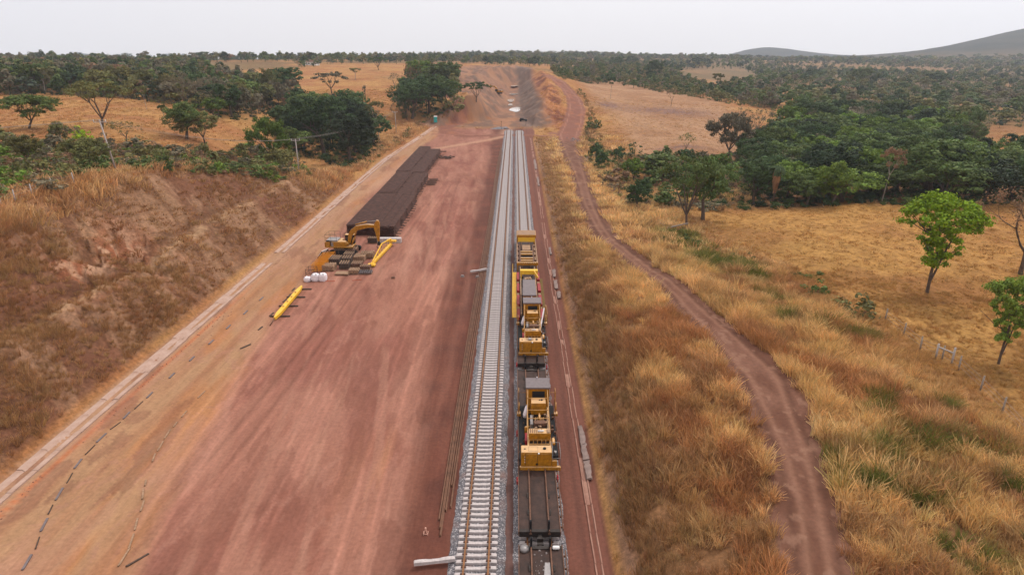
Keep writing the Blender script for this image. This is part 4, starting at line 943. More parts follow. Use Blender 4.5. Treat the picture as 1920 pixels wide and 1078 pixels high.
# ---- instanced stuff
protocol = {}
def proto_collection(name, meshes):
    c = bpy.data.collections.new(name)
    for me_ in meshes:
        o = bpy.data.objects.new(name + '_model', me_); c.objects.link(o)
    return c
def gn_scatter(name, P, ROT, SCL, TINT, IDX, coll, label, cat):
    me_ = bpy.data.meshes.new(name); n = len(P); me_.vertices.add(n); me_.vertices.foreach_set('co', np.asarray(P, np.float32).ravel())
    for an, tp, arr, key in (('rot', 'FLOAT_VECTOR', ROT, 'vector'), ('scl', 'FLOAT_VECTOR', SCL, 'vector'), ('tint', 'FLOAT_COLOR', np.concatenate([TINT, np.ones((n, 1))], 1), 'color'), ('idx', 'INT', IDX, 'value')):
        a = me_.attributes.new(an, tp, 'POINT'); a.data.foreach_set(key, np.asarray(arr, np.int32 if tp == 'INT' else np.float32).ravel())
    o = link(name, me_)
    g = bpy.data.node_groups.new(name + '_nodes', 'GeometryNodeTree')
    g.interface.new_socket('Geometry', in_out='INPUT', socket_type='NodeSocketGeometry'); g.interface.new_socket('Geometry', in_out='OUTPUT', socket_type='NodeSocketGeometry')
    N = g.nodes.new; gi = N('NodeGroupInput'); go = N('NodeGroupOutput'); ip = N('GeometryNodeInstanceOnPoints'); ci = N('GeometryNodeCollectionInfo')
    ci.inputs['Collection'].default_value = coll; ci.inputs['Separate Children'].default_value = True; ci.inputs['Reset Children'].default_value = True
    ip.inputs['Pick Instance'].default_value = True
    def na(nm_, tp):
        q = N('GeometryNodeInputNamedAttribute'); q.data_type = tp; q.inputs['Name'].default_value = nm_; return q.outputs['Attribute']
    g.links.new(gi.outputs[0], ip.inputs['Points']); g.links.new(ci.outputs[0], ip.inputs['Instance'])
    g.links.new(na('idx', 'INT'), ip.inputs['Instance Index']); g.links.new(na('scl', 'FLOAT_VECTOR'), ip.inputs['Scale'])
    er = N('FunctionNodeEulerToRotation'); g.links.new(na('rot', 'FLOAT_VECTOR'), er.inputs[0]); g.links.new(er.outputs[0], ip.inputs['Rotation'])
    g.links.new(ip.outputs[0], go.inputs[0])
    md = o.modifiers.new('scatter', 'NODES'); md.node_group = g
    return tag(o, label, cat, kind='stuff')
# woodland models: crown and trunk in one low mesh
wl = []
for i in range(6):
    rnd = random.Random(i + 900); rg = np.random.default_rng(i + 900); cen = []; rad = []
    for k in range(11):
        t = rnd.uniform(0, 6.28); q = rnd.uniform(0, 1) ** .6; cen.append((math.cos(t) * q * 3.4, math.sin(t) * q * 3.4, rnd.uniform(3.6, 8.6) * (1 - .25 * q))); rad.append(rnd.uniform(1.1, 2.1))
    v, f, var = leaves(rg, np.array(cen), np.array(rad), 26 if i < 4 else 13, .62 if i < 4 else .42, .75, .4)
    tv = np.array([(-.16, -.16, -1), (.16, -.16, -1), (.16, .16, -1), (-.16, .16, -1), (-.1, -.1, 6), (.1, -.1, 6), (.1, .1, 6), (-.1, .1, 6)]); tf = np.array([(0, 1, 5, 4), (1, 2, 6, 5), (2, 3, 7, 6), (3, 0, 4, 7)])
    f = np.concatenate([f, tf + len(v)]); v = np.concatenate([v, tv]); var = np.concatenate([var, np.full((4, 3), .9)])
    wl.append(face_mesh('woodland_tree', v, f, var, 'leaf_i'))
wcol = proto_collection('woodland', wl)
def tints(names, n, rg): 
    t = np.array([GREEN[k] for k in names])[rg.integers(0, len(names), n)]; return t * rg.uniform(.8, 1.2, (n, 1))
rg = np.random.default_rng(5)
P = []; S = []; T = []
for x, y, z, h_, w_, co in FARPTS: P.append((x, y, z)); S.append((w_ / 8.6, w_ / 8.6, h_ / 9.5)); T.append(GREEN[co])
fields = [wpoly([(555, 200), (540, 150), (565, 134), (760, 132), (762, 160), (735, 200), (700, 225), (600, 225)]), wpoly([(0, 180), (120, 184), (250, 190), (330, 204), (420, 232), (480, 240), (400, 290), (300, 285), (150, 272), (0, 275), (-90, 275), (-90, 180)]),
          wpoly([(1085, 155), (1150, 158), (1250, 180), (1400, 202), (1450, 240), (1400, 290), (1250, 292), (1120, 285), (1110, 200)]), wpoly([(1270, 132), (1390, 130), (1430, 150), (1460, 175), (1350, 175), (1280, 155)]),
          wpoly([(1800, 242), (1990, 245), (1990, 325), (1850, 310)]), wpoly([(840, 200), (850, 140), (900, 124), (1045, 126), (1080, 150), (1110, 240), (950, 250)]),
          wpoly([(345, 118), (560, 118), (560, 140), (545, 168), (440, 156), (390, 136)])]
_fr = [(min(p[0] for p in q), max(p[0] for p in q), min(p[1] for p in q), max(p[1] for p in q)) for q in fields]
for (r0, r1, spc, amp) in ((330, 700, 11.0, .515), (700, 1500, 14, .45), (1500, 1950, 17, .36)):
    hx = r1 * .80; X, Y = poisson([(-hx, 60), (hx, 60), (hx, r1), (-hx, r1)], spc, int(r0))
    r = np.hypot(X, Y); m = (r >= r0) & (r < r1) & in_view(X, Y)
    dens = fbm(X / 130, Y / 130, 333, 3)
    m &= dens > amp - .05 * sstep(200, 900, X) - .13 * sstep(-420, -150, X) * (r > 560)
    m &= (road_in(X, Y) < -3) & ~((Y < 600) & (X > -45) & (X < 34))
    for q in fields: m &= ~poly_in(q, X, Y)
    for q in REG.values(): m &= ~poly_in(q, X, Y)
    X, Y = X[m], Y[m]; Z = height(X, Y, False)
    h_ = rg.uniform(5.0, 12, len(X)) * np.where(rg.random(len(X)) < .4, .6, 1) * (1 if r0 < 1500 else 1.15); w_ = h_ * rg.uniform(.8, 1.25, len(X)) * (1 if r0 < 1500 else 1.5)
    t_ = tints(['dark', 'mid', 'olive', 'grey', 'mid', 'dark', 'deep', 'teal', 'olive'], len(X), rg)
    P += list(zip(X, Y, Z - .3)); S += list(zip(w_ / 8.6, w_ / 8.6, h_ / 9.5)); T += list(t_)
n = len(P); print('woodland instances', n)
gn_scatter('woodland', P, np.stack([np.zeros(n), np.zeros(n), rg.uniform(0, 6.28, n)], 1), S, np.array(T), rg.integers(0, 6, n), wcol, 'distant woodland and scrub covering the plain and ridges to the horizon', 'woodland')
# undergrowth: low bushes under the woods and along banks
ul = []
for i in range(4):
    rnd = random.Random(i + 700); r2 = np.random.default_rng(i + 700); cen = [(rnd.uniform(-.8, .8), rnd.uniform(-.8, .8), rnd.uniform(.2, .9)) for _ in range(7)]
    v, f, var = leaves(r2, np.array(cen), np.array([rnd.uniform(.35, .6) for _ in cen]), 46, .10, .7, .3); ul.append(face_mesh('low_bush', v, f, var, 'leaf_i'))
ucol = proto_collection('undergrowth', ul); P = []; T = []; S = []
for nm, spc, sc_, cols in (('left wood', 4.5, 1.7, ['deep', 'olive', 'grey', 'dark']), ('crest scrub', 1.9, 1.1, ['mid', 'olive', 'grey', 'olive', 'dry', 'brown']), ('valley wood', 3, 1.5, ['deep', 'dark', 'olive']), ('cutting wood', 3.5, 1.5, ['dark', 'olive']),
                           ('valley scrub', 3, .8, ['olive', 'dry', 'dry', 'mid']), ('road thicket', 2.4, 1.2, ['mid', 'olive', 'dark', 'grey', 'dry', 'brown']), ('right wood', 3.2, 1.6, ['deep', 'dark', 'mid']), ('hedge', 5, 1.6, ['olive', 'mid', 'dry']),
                           ('right scrub', 8, 1.5, ['olive', 'mid', 'grey', 'olive', 'mid']), ('road verge', 2.2, .9, ['dry', 'dry', 'olive'])):
    X, Y = poisson(REG[nm], spc, len(nm) * 3, lambda x, y: (road_in(x, y) < -1.2) & in_view(x, y) & (np.maximum(xl_at(y) - x, x - xr_at(y)) > 1.5))
    Z = height(X, Y); s_ = sc_ * rg.uniform(.5, 1.3, len(X)); P += list(zip(X, Y, Z - .1)); S += list(zip(s_, s_, s_ * rg.uniform(.6, 1.2, len(X)))); T += list(tints(cols, len(X), rg))
# green bush clumps on the right verge
for (px, py, n_, sp, colr) in ((1290, 455, 26, 4.5, 'mid'), (1330, 500, 16, 4, 'mid'), (1560, 590, 6, 2, 'olive'), (1480, 580, 10, 3, 'olive'), (1510, 520, 8, 2, 'mid'), (1390, 480, 10, 3, 'olive'), (1120, 260, 12, 3, 'olive')):
    c_ = at(px, py)
    for _ in range(n_):
        x, y = c_.x + random.gauss(0, sp * .5), c_.y + random.gauss(0, sp * .5)
        if road_in(np.array([x]), np.array([y]))[0] > -1: continue
        s_ = random.uniform(.35, .8); P.append((x, y, zat(x, y) - .05)); S.append((s_, s_, s_)); T.append(np.array(GREEN[colr]) * random.uniform(.8, 1.2))
n = len(P); print('undergrowth', n)
gn_scatter('undergrowth', P, np.stack([np.zeros(n), np.zeros(n), rg.uniform(0, 6.28, n)], 1), S, np.array(T), rg.integers(0, 4, n), ucol, 'low leafy undergrowth beneath the woods and along the banks', 'undergrowth')

# ------------------------------------------------------------------ grass tufts
def tuft(seed, nb, h, spread, wdt, lean):
    rg_ = np.random.default_rng(seed); v = []; f = []; var = []
    for i in range(nb):
        t = rg_.uniform(0, 6.28); r0 = rg_.uniform(0, 1) ** .7 * spread; bx, by = math.cos(t) * r0, math.sin(t) * r0
        t2 = t + rg_.normal() * .6; hh = h * rg_.uniform(.55, 1.1); out = hh * rg_.uniform(.15, .75); ox, oy = math.cos(t2) * out + lean * hh, math.sin(t2) * out
        w = wdt * rg_.uniform(.7, 1.3); a = rg_.uniform(0, 6.28); wx, wy = math.cos(a) * w, math.sin(a) * w; k = len(v)
        zt = hh * rg_.uniform(.75, 1.0)
        v += [(bx - wx, by - wy, -.1), (bx + wx, by + wy, -.1), (bx + ox * .4 + wx * .8, by + oy * .4 + wy * .8, zt * .62), (bx + ox * .4 - wx * .8, by + oy * .4 - wy * .8, zt * .62), (bx + ox + wx * .2, by + oy + wy * .2, zt * .98), (bx + ox - wx * .2, by + oy - wy * .2, zt)]
        f += [(k, k + 1, k + 2, k + 3), (k + 3, k + 2, k + 4, k + 5)]; c = rg_.uniform(.7, 1.3); hu = rg_.normal() * .05; var += [(c * (1 + hu), c, c * (1 - hu))] * 2
    return face_mesh('grass_tuft', np.array(v), np.array(f), np.array(var), 'leaf_i')
fine = proto_collection('fine_tufts', [tuft(i, 46, 1.0, .42, .020, .12) for i in range(5)])
coarse = proto_collection('coarse_tufts', [tuft(30 + i, 26, 1.0, .75, .05, .08) for i in range(4)])
def grass_layer(name, r0, r1, spc, coll, nv, label, hs=1., ws=1., seed=1, minh=0):
    hx = r1 * .80; X, Y = poisson([(-hx, r0 * .6), (hx, r0 * .6), (hx, r1), (-hx, r1)], spc, seed)
    r = np.hypot(X, Y); m = (r >= r0) & (r < r1) & in_view(X, Y) & ~((X > -40.5) & (X < 6.5) & (Y < 250)); X, Y = X[m], Y[m]
    _, _, g, gh, gc = surface(X, Y); rg_ = np.random.default_rng(seed)
    thin = .5 + .8 * sstep(.3, .6, fbm(X / 2.5, Y / 2.5, 90, 3))
    m = (rg_.random(len(X)) < g * thin) & (gh >= minh)
    for nm in ('left wood', 'valley wood', 'right wood', 'cutting wood'): m &= ~poly_in(REG[nm], X, Y)
    X, Y, gh, gc = X[m], Y[m], gh[m], gc[m]; n = len(X); Z = height(X, Y)
    big = .25 + 1.5 * fbm(X / 2.6, Y / 2.6, 91, 3)
    h_ = gh * hs * big * rg_.uniform(.7, 1.3, n); w_ = h_ * .6 + .35
    tint = gc * rg_.uniform(.8, 1.2, (n, 1)) * (1 + rg_.normal(size=(n, 3)) * .03)
    rot = np.stack([rg_.normal(size=n) * .12, rg_.normal(size=n) * .12, rg_.uniform(0, 6.28, n)], 1)
    print(name, n)
    return gn_scatter(name, np.stack([X, Y, Z], 1), rot, np.stack([w_ * ws, w_ * ws, h_], 1), np.clip(tint, 0, 1), rg_.integers(0, nv, n), coll, label, 'grass')
grass_layer('dry_grass', 24, 100, .52, fine, 5, 'tall dry straw grass and short tufts covering banks and pasture near the camera', hs=1.2, seed=3)
grass_layer('dry_grass', 100, 190, 1.0, coarse, 4, 'dry grass on the middle distance slopes and pastures', hs=1.0, ws=1.25, seed=4)
grass_layer('dry_grass', 190, 380, 1.9, coarse, 4, 'dry grass tufts on the far verges and pastures', hs=1.1, ws=1.8, seed=5)
#@@THINGS
# ------------------------------------------------------------------ the work train
XC = 1.8
def wheelset(parent, y):
    for s in (-1, 1):
        MB().tube([(XC + s * .80 - .06, y, .98), (XC + s * .80 + .06, y, .98)], .46, 14, False).build('wheel', 'darkmetal', parent)
    MB().tube([(XC - .8, y, .98), (XC + .8, y, .98)], .08, 6).build('axle', 'darkmetal', parent)
def make_wagon(L, label):
    t = empty('flat_wagon', (0, 0, 0), 0, label, 'flat wagon', 'flat wagons of the work train')
    MB().box(XC - 1.48, XC - .72, .1, L - .1, 1.16, 1.28).build('deck_plate', 'deck', t)
    MB().box(XC - .58, XC + .58, .1, L - .1, 1.12, 1.22).build('deck_plate', 'deck', t)
    MB().box(XC + .72, XC + 1.42, .1, L - .1, 1.16, 1.28).build('deck_plate', 'deck', t)
    mb = MB()
    for s in (-.66, .66): mb.box(XC + s - .045, XC + s + .045, 0, L, 1.2, 1.44); mb.box(XC + s - .09, XC + s + .09, 0, L, 1.1, 1.2)
    mb.build('runway_rail', 'rust', t)
    mb = MB()
    for s in (-1.5, 1.45): mb.box(XC + s - .03, XC + s + .03, 0, L, .98, 1.36)
    mb.box(XC + 1.62, XC + 1.69, .4, L - .4, 1.05, 1.26)
    n = int(L / 1.1)
    for i in range(n):
        y = .8 + i * (L - 1.6) / (n - 1); mb.box(XC + 1.46, XC + 1.64, y - .04, y + .04, 1.02, 1.14)
    mb.build('side_sill', 'rust', t)
    mb = MB(); mb.box(XC - 1.46, XC + 1.44, .05, .35, .85, 1.3); mb.box(XC - 1.46, XC + 1.44, L - .35, L - .05, .85, 1.3)
    mb.box(XC - .35, XC + .35, .4, L - .4, .75, 1.1); mb.build('underframe', 'darkmetal', t)
    for y in (2.1, 4.0, L - 4.0, L - 2.1): wheelset(t, y)
    for y in (3.05, L - 3.05):
        mb = MB()
        for s in (-1, 1): mb.box(XC + s * 1.02 - .1, XC + s * 1.02 + .1, y - 1.35, y + 1.35, .8, 1.05, 0, .3)
        mb.box(XC - 1.1, XC + 1.1, y - .25, y + .25, .7, 1.0); mb.build('bogie_frame', 'darkmetal', t)
    for y in (.22, L - .22):
        for s in (-.66, .62):
            MB().box(XC + s - .07, XC + s + .07, y - .08, y + .08, 1.3, 2.15).build('stake', 'black', t)
    for s, y in ((-1, -.35), (1, L + .35)):
        mb = MB(); mb.box(XC - .12, XC + .12, min(y, y - s * .45), max(y, y - s * .45), .85, 1.1); mb.box(XC - .22, XC + .22, y - .1, y + .1, .82, 1.14); mb.build('coupler', 'darkmetal', t)
    return t
WL = 24.7
w0 = make_wagon(WL, 'bare rusty flat wagon between the near yellow machine and the wagon at the bottom edge'); w0.location = (0, 36.9, 0)
for y, lab in ((10.95, 'nearest flat wagon, cut by the bottom edge, grey plate and pale debris on deck'), (62.8, 'flat wagon under the far yellow powered machine and its grey roofed cabin'), (88.7, 'farthest flat wagon, beneath the yellow gantry head at the front of the train')):
    c = copy_tree(w0); c.location = (0, y, 0); c['label'] = lab
# load on the nearest wagon
mb = MB(); mb.prism([(XC + .05, 1.235), (XC + .62, 1.235), (XC + .62, 1.26), (XC + .05, 1.26)], 0, 0.1, 'y')
mb = MB(); mb.add([(XC + .0, 31.5, 1.23), (XC + .56, 31.5, 1.23), (XC + .56, 34.1, 1.23), (XC + .22, 34.1, 1.23), (XC + .0, 31.5, 1.27), (XC + .56, 31.5, 1.27), (XC + .56, 34.1, 1.27), (XC + .22, 34.1, 1.27)], [(3, 2, 1, 0), (4, 5, 6, 7), (0, 1, 5, 4), (1, 2, 6, 5), (2, 3, 7, 6), (3, 0, 4, 7)])
tag(mb.build('steel_plate', 'greymetal'), 'grey wedge shaped steel plate lying on the deck of the nearest wagon', 'plate')
mb = MB()
for _ in range(22):
    x, y, s = XC + jit(.5), random.uniform(32.2, 35.3), random.uniform(.02, .07); mb.box(x - s, x + s, y - s, y + s, 1.22, 1.22 + s, s * .3, s * .3)
tag(mb.build('rubble', 'rock'), 'pale crumbs and chips scattered on the deck of the nearest wagon', 'rubble', kind='stuff')
o = MB().tube([(XC - 1.12, 35.2, 1.3), (XC - 1.12, 35.2, 1.36), (XC - 1.12, 35.2, 1.55)], [.30, .32, .27], 14, True).build('drum', 'greymetal'); tag(o, 'small pale drum standing on the left end of the nearest wagon', 'drum')
o = MB().tube([(XC + .78, 35.3, 1.42), (XC + .84, 35.3, 1.42), (XC + 1.2, 35.3, 1.42), (XC + 1.26, 35.3, 1.42)], [.09, .13, .13, .09], 12).build('gas_cylinder', 'whitepaint'); tag(o, 'short pale cylinder lying across the right end of the nearest wagon', 'cylinder')
for (x, y, lab) in ((XC - 1.58, 42.9, 'red block on the left wagon side in front of the near machine'), (XC + 1.62, 43.2, 'red block on the right wagon side in front of the near machine'), (XC - 1.58, 49.6, 'red block on the left wagon side beside the near engine'), (XC - 1.58, 62.9, 'red block on the left wagon side in front of the far machine'), (XC + 1.62, 62.3, 'red block on the right wagon side in front of the far machine')):
    mb = MB(); mb.bbox(-.07, .07, -.3, .3, 1.0, 1.3, .02); mb.box(-.03, .03, -.12, .12, 1.3, 1.44, 0, .04)
    o = mb.build('brake_shoe_box', 'red', loc=(x, y, 0)); tag(o, lab, 'clamp', 'red clamps on the wagon sides')

def make_machine(label):
    t = empty('power_unit', (XC, 0, 1.25), 0, label, 'track machine', 'yellow powered machines of the work train')
    def P(mb, n, m_, par=None): return mb.build(n, m_, par or t)
    mb = MB(); mb.bbox(-1.38, 1.92, -.12, .16, 0, .30, .03)
    for i in range(12): mb.tube([(-1.25 + i * .27, -.16, .15), (-1.25 + i * .27, -.1, .15)], .04, 6)
    P(mb, 'front_beam', 'yellow')
    eb = P(MB().bbox(-1.28, 1.18, 0, 1.03, .32, 1.62, .035), 'engine_house', 'yellow')
    for x0, x1 in ((-1.24, -.94), (-.90, .02), (.06, 1.02)):
        d = P(MB().bbox(x0, x1, -.035, .0, .40, 1.50, .012), 'door', 'yellow', eb)
    for x in (-.92, .04): P(MB().box(x - .01, x + .01, -.02, .0, .38, 1.52), 'door_gap', 'darkmetal', eb)
    for z in (.7, .95, 1.2): P(MB().box(-1.0, -.96, -.06, -.03, z, z + .08), 'hinge', 'whitepaint', eb)
    P(MB().tube([(.0, -.06, .55), (.0, -.03, .55)], .1, 10, False), 'latch', 'darkmetal', eb)
    P(MB().box(-.68, .08, .18, .2, 1.6, 1.63).box(-.68, .08, .82, .84, 1.6, 1.63).box(-.68, -.66, .18, .84, 1.6, 1.63).box(.06, .08, .18, .84, 1.6, 1.63), 'roof_hatch', 'timber', eb)
    P(MB().tube([(.62, .52, 1.6), (.62, .52, 1.70)], .13, 14, False), 'exhaust_opening', 'black', eb)
    P(MB().box(-1.05, -.9, .45, .52, 1.6, 1.66), 'lifting_lug', 'darkmetal', eb)
    P(MB().tube([(.14, -.05, 1.52), (.14, -.05, 1.60)], [.075, .06], 10), 'work_light', 'whitepaint', eb)
    P(MB().bbox(1.2, 1.62, .0, .5, .30, .82, .03), 'side_cabinet', 'yellow')
    g = P(MB().bbox(1.28, 1.74, .22, .85, .85, 1.2, .05), 'generator', 'black')
    P(MB().tube([(1.5, .5, 1.2), (1.5, .5, 1.34)], .1, 10).box(1.4, 1.6, .6, .75, 1.2, 1.3), 'filter', 'greymetal', g)
    mb = MB()
    for x in (1.26, 1.88): mb.tube([(x, .05, .3), (x, .05, 1.5), (x, 1.6, 1.5), (x, 1.6, .3)], .022, 5)
    mb.tube([(1.26, .05, 1.05), (1.88, .05, 1.05)], .02, 5); mb.tube([(1.26, 1.6, 1.5), (1.88, 1.6, 1.5)], .02, 5)
    P(mb, 'handrail', 'greymetal')
    for s, x0, x1 in ((-1, -1.45, -.78), (1, 1.25, 1.85)): P(MB().box(x0, x1, 1.06, 9.6, .20, .25), 'side_deck', 'black')
    mb = MB()
    for x in (-1.47, 1.9):
        mb.tube([(x, 1.1, .75), (x, 9.5, .75)], .022, 5)
        for i in range(7): mb.tube([(x, 1.1 + i * 1.4, .2), (x, 1.1 + i * 1.4, .75)], .02, 5)
    mb.tube([(-1.47, 1.2, .75), (-1.25, 2.4, .25)], .02, 5); P(mb, 'side_rail', 'rust')
    mb = MB()
    for x in (-.66, 1.2): mb.box(x - .06, x + .06, 1.1, 8.3, .85, 1.0); mb.box(x - .05, x + .05, 1.1, 9.0, .25, .38)
    for y in (1.25, 2.2, 3.5, 4.9, 6.2, 7.6):
        for x in (-.66, 1.2): mb.box(x - .05, x + .05, y - .05, y + .05, .25, .95)
        mb.box(-.66, 1.2, y - .04, y + .04, .86, .96)
    P(mb, 'machine_frame', 'yellow')
    hy = P(MB().bbox(-.60, 1.22, 2.55, 3.32, 1.0, 1.75, .03), 'hydraulic_tank', 'yellow')
    mb = MB()
    for i in range(7): mb.box(-.5 + i * .16, -.44 + i * .16, 2.62, 3.2 - jit(.1), 1.75, 1.80)
    P(mb, 'valve_bank', 'rust', hy); P(MB().tube([(.15, 2.85, 1.8), (.68, 2.85, 1.8)], .06, 8), 'accumulator', 'whitepaint', hy); P(MB().bbox(.9, 1.2, 2.6, 3.1, 1.75, 1.83, .02), 'filler_plate', 'timber', hy)
    mb = MB(); mb.tube([(-.6, 2.45, 1.2), (1.25, 2.45, 1.2)], .025, 5)
    for i in range(6): mb.tube([(-.55 + i * .34, 2.45, 1.2), (-.6 + i * .34, 2.2, .5)], .03, 5)
    P(mb, 'hydraulic_pipe', 'yellow')
    P(MB().tube([(1.42, 1.75, 1.15), (1.42, 1.85, 1.2), (1.42, 2.35, 1.3), (1.42, 2.5, 1.28)], [.1, .15, .15, .1], 10), 'air_filter', 'yellow')
    P(MB().tube([(-.82, 4.3, .6), (-.82, 4.3, 1.25), (-.82, 4.3, 1.32)], [.13, .13, .05], 10), 'oil_tank', 'yellow')
    P(MB().bbox(-.92, -.72, 2.6, 3.8, .3, 1.0, .02), 'fire_box', 'red')
    # engine between the frames
    en = P(MB().bbox(-.1, .88, 4.2, 4.75, 1.35, 1.68, .03), 'cooler', 'rust')
    P(MB().bbox(-.05, .8, 4.8, 6.0, .4, 1.25, .08), 'engine_block', 'darkmetal')
    mb = MB()
    for i in range(5): mb.tube([(.0 + i * .17, 4.9, 1.25), (.0 + i * .17, 5.3, 1.45), (.05 + i * .17, 5.9, 1.25)], .04, 6)
    mb.tube([(.38, 5.0, 1.3), (.38, 5.4, 1.62), (.38, 6.1, 1.5)], [.08, .11, .08], 8); P(mb, 'exhaust_manifold', 'yellow')
    P(MB().bbox(-.45, -.2, 4.4, 5.9, .4, 1.5, .03), 'pump', 'greymetal'); P(MB().bbox(1.0, 1.12, 3.4, 6.0, .9, 1.5, .02), 'guard', 'timber')
    P(MB().tube([(.3, 3.6, 1.2), (.9, 3.9, 1.4), (.9, 4.4, 1.3)], .04, 6).tube([(-.2, 3.5, 1.1), (0, 4.0, 1.5), (.3, 4.1, 1.4)], .035, 6), 'hose', 'black')
    cl_ = random.Random(5); mb = MB()
    for _ in range(26):
        x = cl_.uniform(-.5, 1.05); y = cl_.uniform(3.4, 6.3); z = cl_.uniform(.9, 1.5); mb.tube([(x, y, z), (x + cl_.uniform(-.3, .3), y + cl_.uniform(-.5, .5), z + cl_.uniform(-.1, .2)), (x + cl_.uniform(-.4, .4), y + cl_.uniform(-.8, .8), z - .2)], .022, 5)
    P(mb, 'hoses', 'black')
    mb = MB()
    for _ in range(16):
        x = cl_.uniform(-.5, .95); y = cl_.uniform(3.5, 6.2); s = cl_.uniform(.05, .13); mb.bbox(x - s, x + s, y - s, y + s, 1.0, 1.3 + cl_.uniform(0, .35), .015)
    P(mb, 'engine_fittings', 'timber')
    mb = MB()
    for _ in range(14):
        x = cl_.choice((cl_.uniform(-1.4, -.9), cl_.uniform(1.35, 1.8))); y = cl_.uniform(1.4, 8.5); s = cl_.uniform(.04, .12); mb.bbox(x - s, x + s, y - s, y + s, .25, .32 + cl_.uniform(0, .25), .015)
    P(mb, 'deck_tools', 'rust')
    b3 = P(MB().bbox(-.33, .97, 6.4, 7.42, 1.2, 2.35, .03), 'battery_box', 'yellow')
    mb = MB(); mb.tube([(.62, 6.95, 2.33), (.62, 6.95, 2.42)], .1, 8); mb.tube([(.42, 6.95, 2.33), (.42, 6.95, 2.39)], .06, 8); P(mb, 'cap', 'darkmetal', b3)
    P(MB().tube([(-.82, 7.1, .55), (-.84, 7.1, .8), (-.72, 7.35, 1.45), (-.68, 7.45, 1.6)], [.2, .22, .13, .1], 10), 'water_can', 'white')
    mb = MB()
    for x in (-.66, 1.2): mb.tube([(x, 3.4, 1.0), (x, 3.4, 1.7), (x, 6.1, 1.9), (x + (.06 if x < 0 else -.06), 8.2, 3.0)], .035, 6)
    for y, z in ((4.8, 1.8), (6.0, 1.9), (7.1, 2.45)): mb.tube([(-.66, y, z), (1.2, y, z)], .035, 6)
    P(mb, 'cage_bar', 'yellow')
    # cab
    cb = P(MB().bbox(-.72, -.60, 8.1, 9.7, .3, 2.9, .02).bbox(1.22, 1.34, 8.1, 9.7, .3, 2.9, .02).box(-.60, 1.22, 9.58, 9.7, .3, 2.9).box(-.6, 1.22, 8.1, 8.2, .3, 1.3).box(-.6, -.2, 8.12, 8.2, 1.3, 2.88).box(.95, 1.22, 8.12, 8.2, 1.3, 2.88).box(-.2, .95, 8.12, 8.2, 2.6, 2.88), 'cab', 'yellow')
    P(MB().box(-.2, .95, 8.15, 8.18, 1.3, 2.6), 'window', 'glass', cb)
    P(MB().beam((-.7, 8.06, 2.6), (-.05, 8.06, 1.5), .05, .05).beam((1.3, 8.06, 2.6), (.75, 8.06, 1.5), .05, .05), 'brace', 'yellow', cb)
    P(MB().bbox(-.80, 1.42, 7.95, 9.85, 2.92, 3.06, .03), 'cab_roof', 'greyroof', cb)
    P(MB().tube([(.28, 9.75, 3.05), (.28, 9.75, 3.22)], [.06, .04], 8), 'beacon', 'white', cb)
    for s in (-1, 1):
        x0, x1 = (-1.42, -.8) if s < 0 else (1.42, 1.95); xo = x0 if s < 0 else x1
        mb = MB(); mb.tube([(xo, 8.6, .2), (xo, 8.6, 2.2), ((x1 if s < 0 else x0), 8.6, 2.2)], .028, 5); mb.tube([(xo, 9.5, .2), (xo, 9.5, 2.2), (xo, 8.6, 2.2)], .028, 5); mb.tube([(xo, 8.6, 1.2), (xo, 9.5, 1.2)], .02, 5)
        P(mb, 'ladder_rail', 'yellow')
        P(MB().bbox(xo - .16, xo + .18, 7.6, 8.1, .3, .55, .02).tube([(xo, 7.9, .5), (xo + .05, 8.4, 1.3)], .06, 6), 'step_bracket', 'yellow')
    return t
m1 = make_machine('near yellow powered machine with engine house and grey roofed cab on the rusty wagons'); m1.location.y = 44.2
m2 = copy_tree(m1); m2.location.y = 65.03; m2['label'] = 'far yellow powered machine with a grey box on top of its engine house'
mb = MB(); mb.bbox(-.3, .06, .3, .75, 1.64, 1.78, .03); mb.beam((-.55, .4, 1.66), (.3, .4, 1.66), .03, .03).beam((-.55, .7, 1.66), (.3, .7, 1.66), .03, .03); mb.build('grey_box', 'greymetal', m2)
mb = MB(); mb.beam((1.25, 5.9, .6), (1.75, 8.0, 2.35), .14, .14); mb.tube([(1.3, 5.6, .4), (1.5, 4.9, .35), (1.72, 5.1, .35)], .05, 6); mb.build('white_arm', 'white', m2)

# control wagon body behind the far machine
t = empty('control_cabin', (XC, 74, 1.3), 0, 'long cabin with two grey roof panels between the far machine and the gantry head', 'cabin')
bd = MB().bbox(-.72, .86, 2.0, 7.7, .0, 2.75, .04).build('cabin_body', 'yellow', t)
MB().box(-.42, .60, 1.95, 2.0, 1.55, 2.45).build('window', 'glass', bd); MB().box(-.2, -.16, 1.92, 1.96, 1.5, 2.5).box(.36, .40, 1.92, 1.96, 1.5, 2.5).build('window_bar', 'greymetal', bd)
MB().beam((-.7, 1.93, 1.3), (.0, 1.93, .1), .07, .05).beam((.0, 1.93, 1.3), (-.7, 1.93, .1), .07, .05).beam((.1, 1.93, 1.3), (.84, 1.93, .1), .07, .05).beam((.84, 1.93, 1.3), (.1, 1.93, .1), .07, .05).build('cross_brace', 'yellow', bd)
MB().bbox(-.80, .92, 1.85, 4.62, 2.77, 2.92, .03).build('roof_panel', 'greyroof', t); MB().bbox(-.76, .90, 4.66, 7.8, 2.72, 2.86, .03).build('roof_panel', 'greyroof', t)
for s in (-.98, 1.14): MB().box(s - .07, s + .07, .5, 19, .7, .95).build('side_beam', 'timber', t)
mb = MB()
for i in range(9): mb.box(-1.0, 1.15, 8.4 + i * .8, 8.55 + i * .8, .3, .5)
mb.box(-.6, .7, 8, 15.5, .1, .3); mb.build('conveyor', 'greymetal', t)
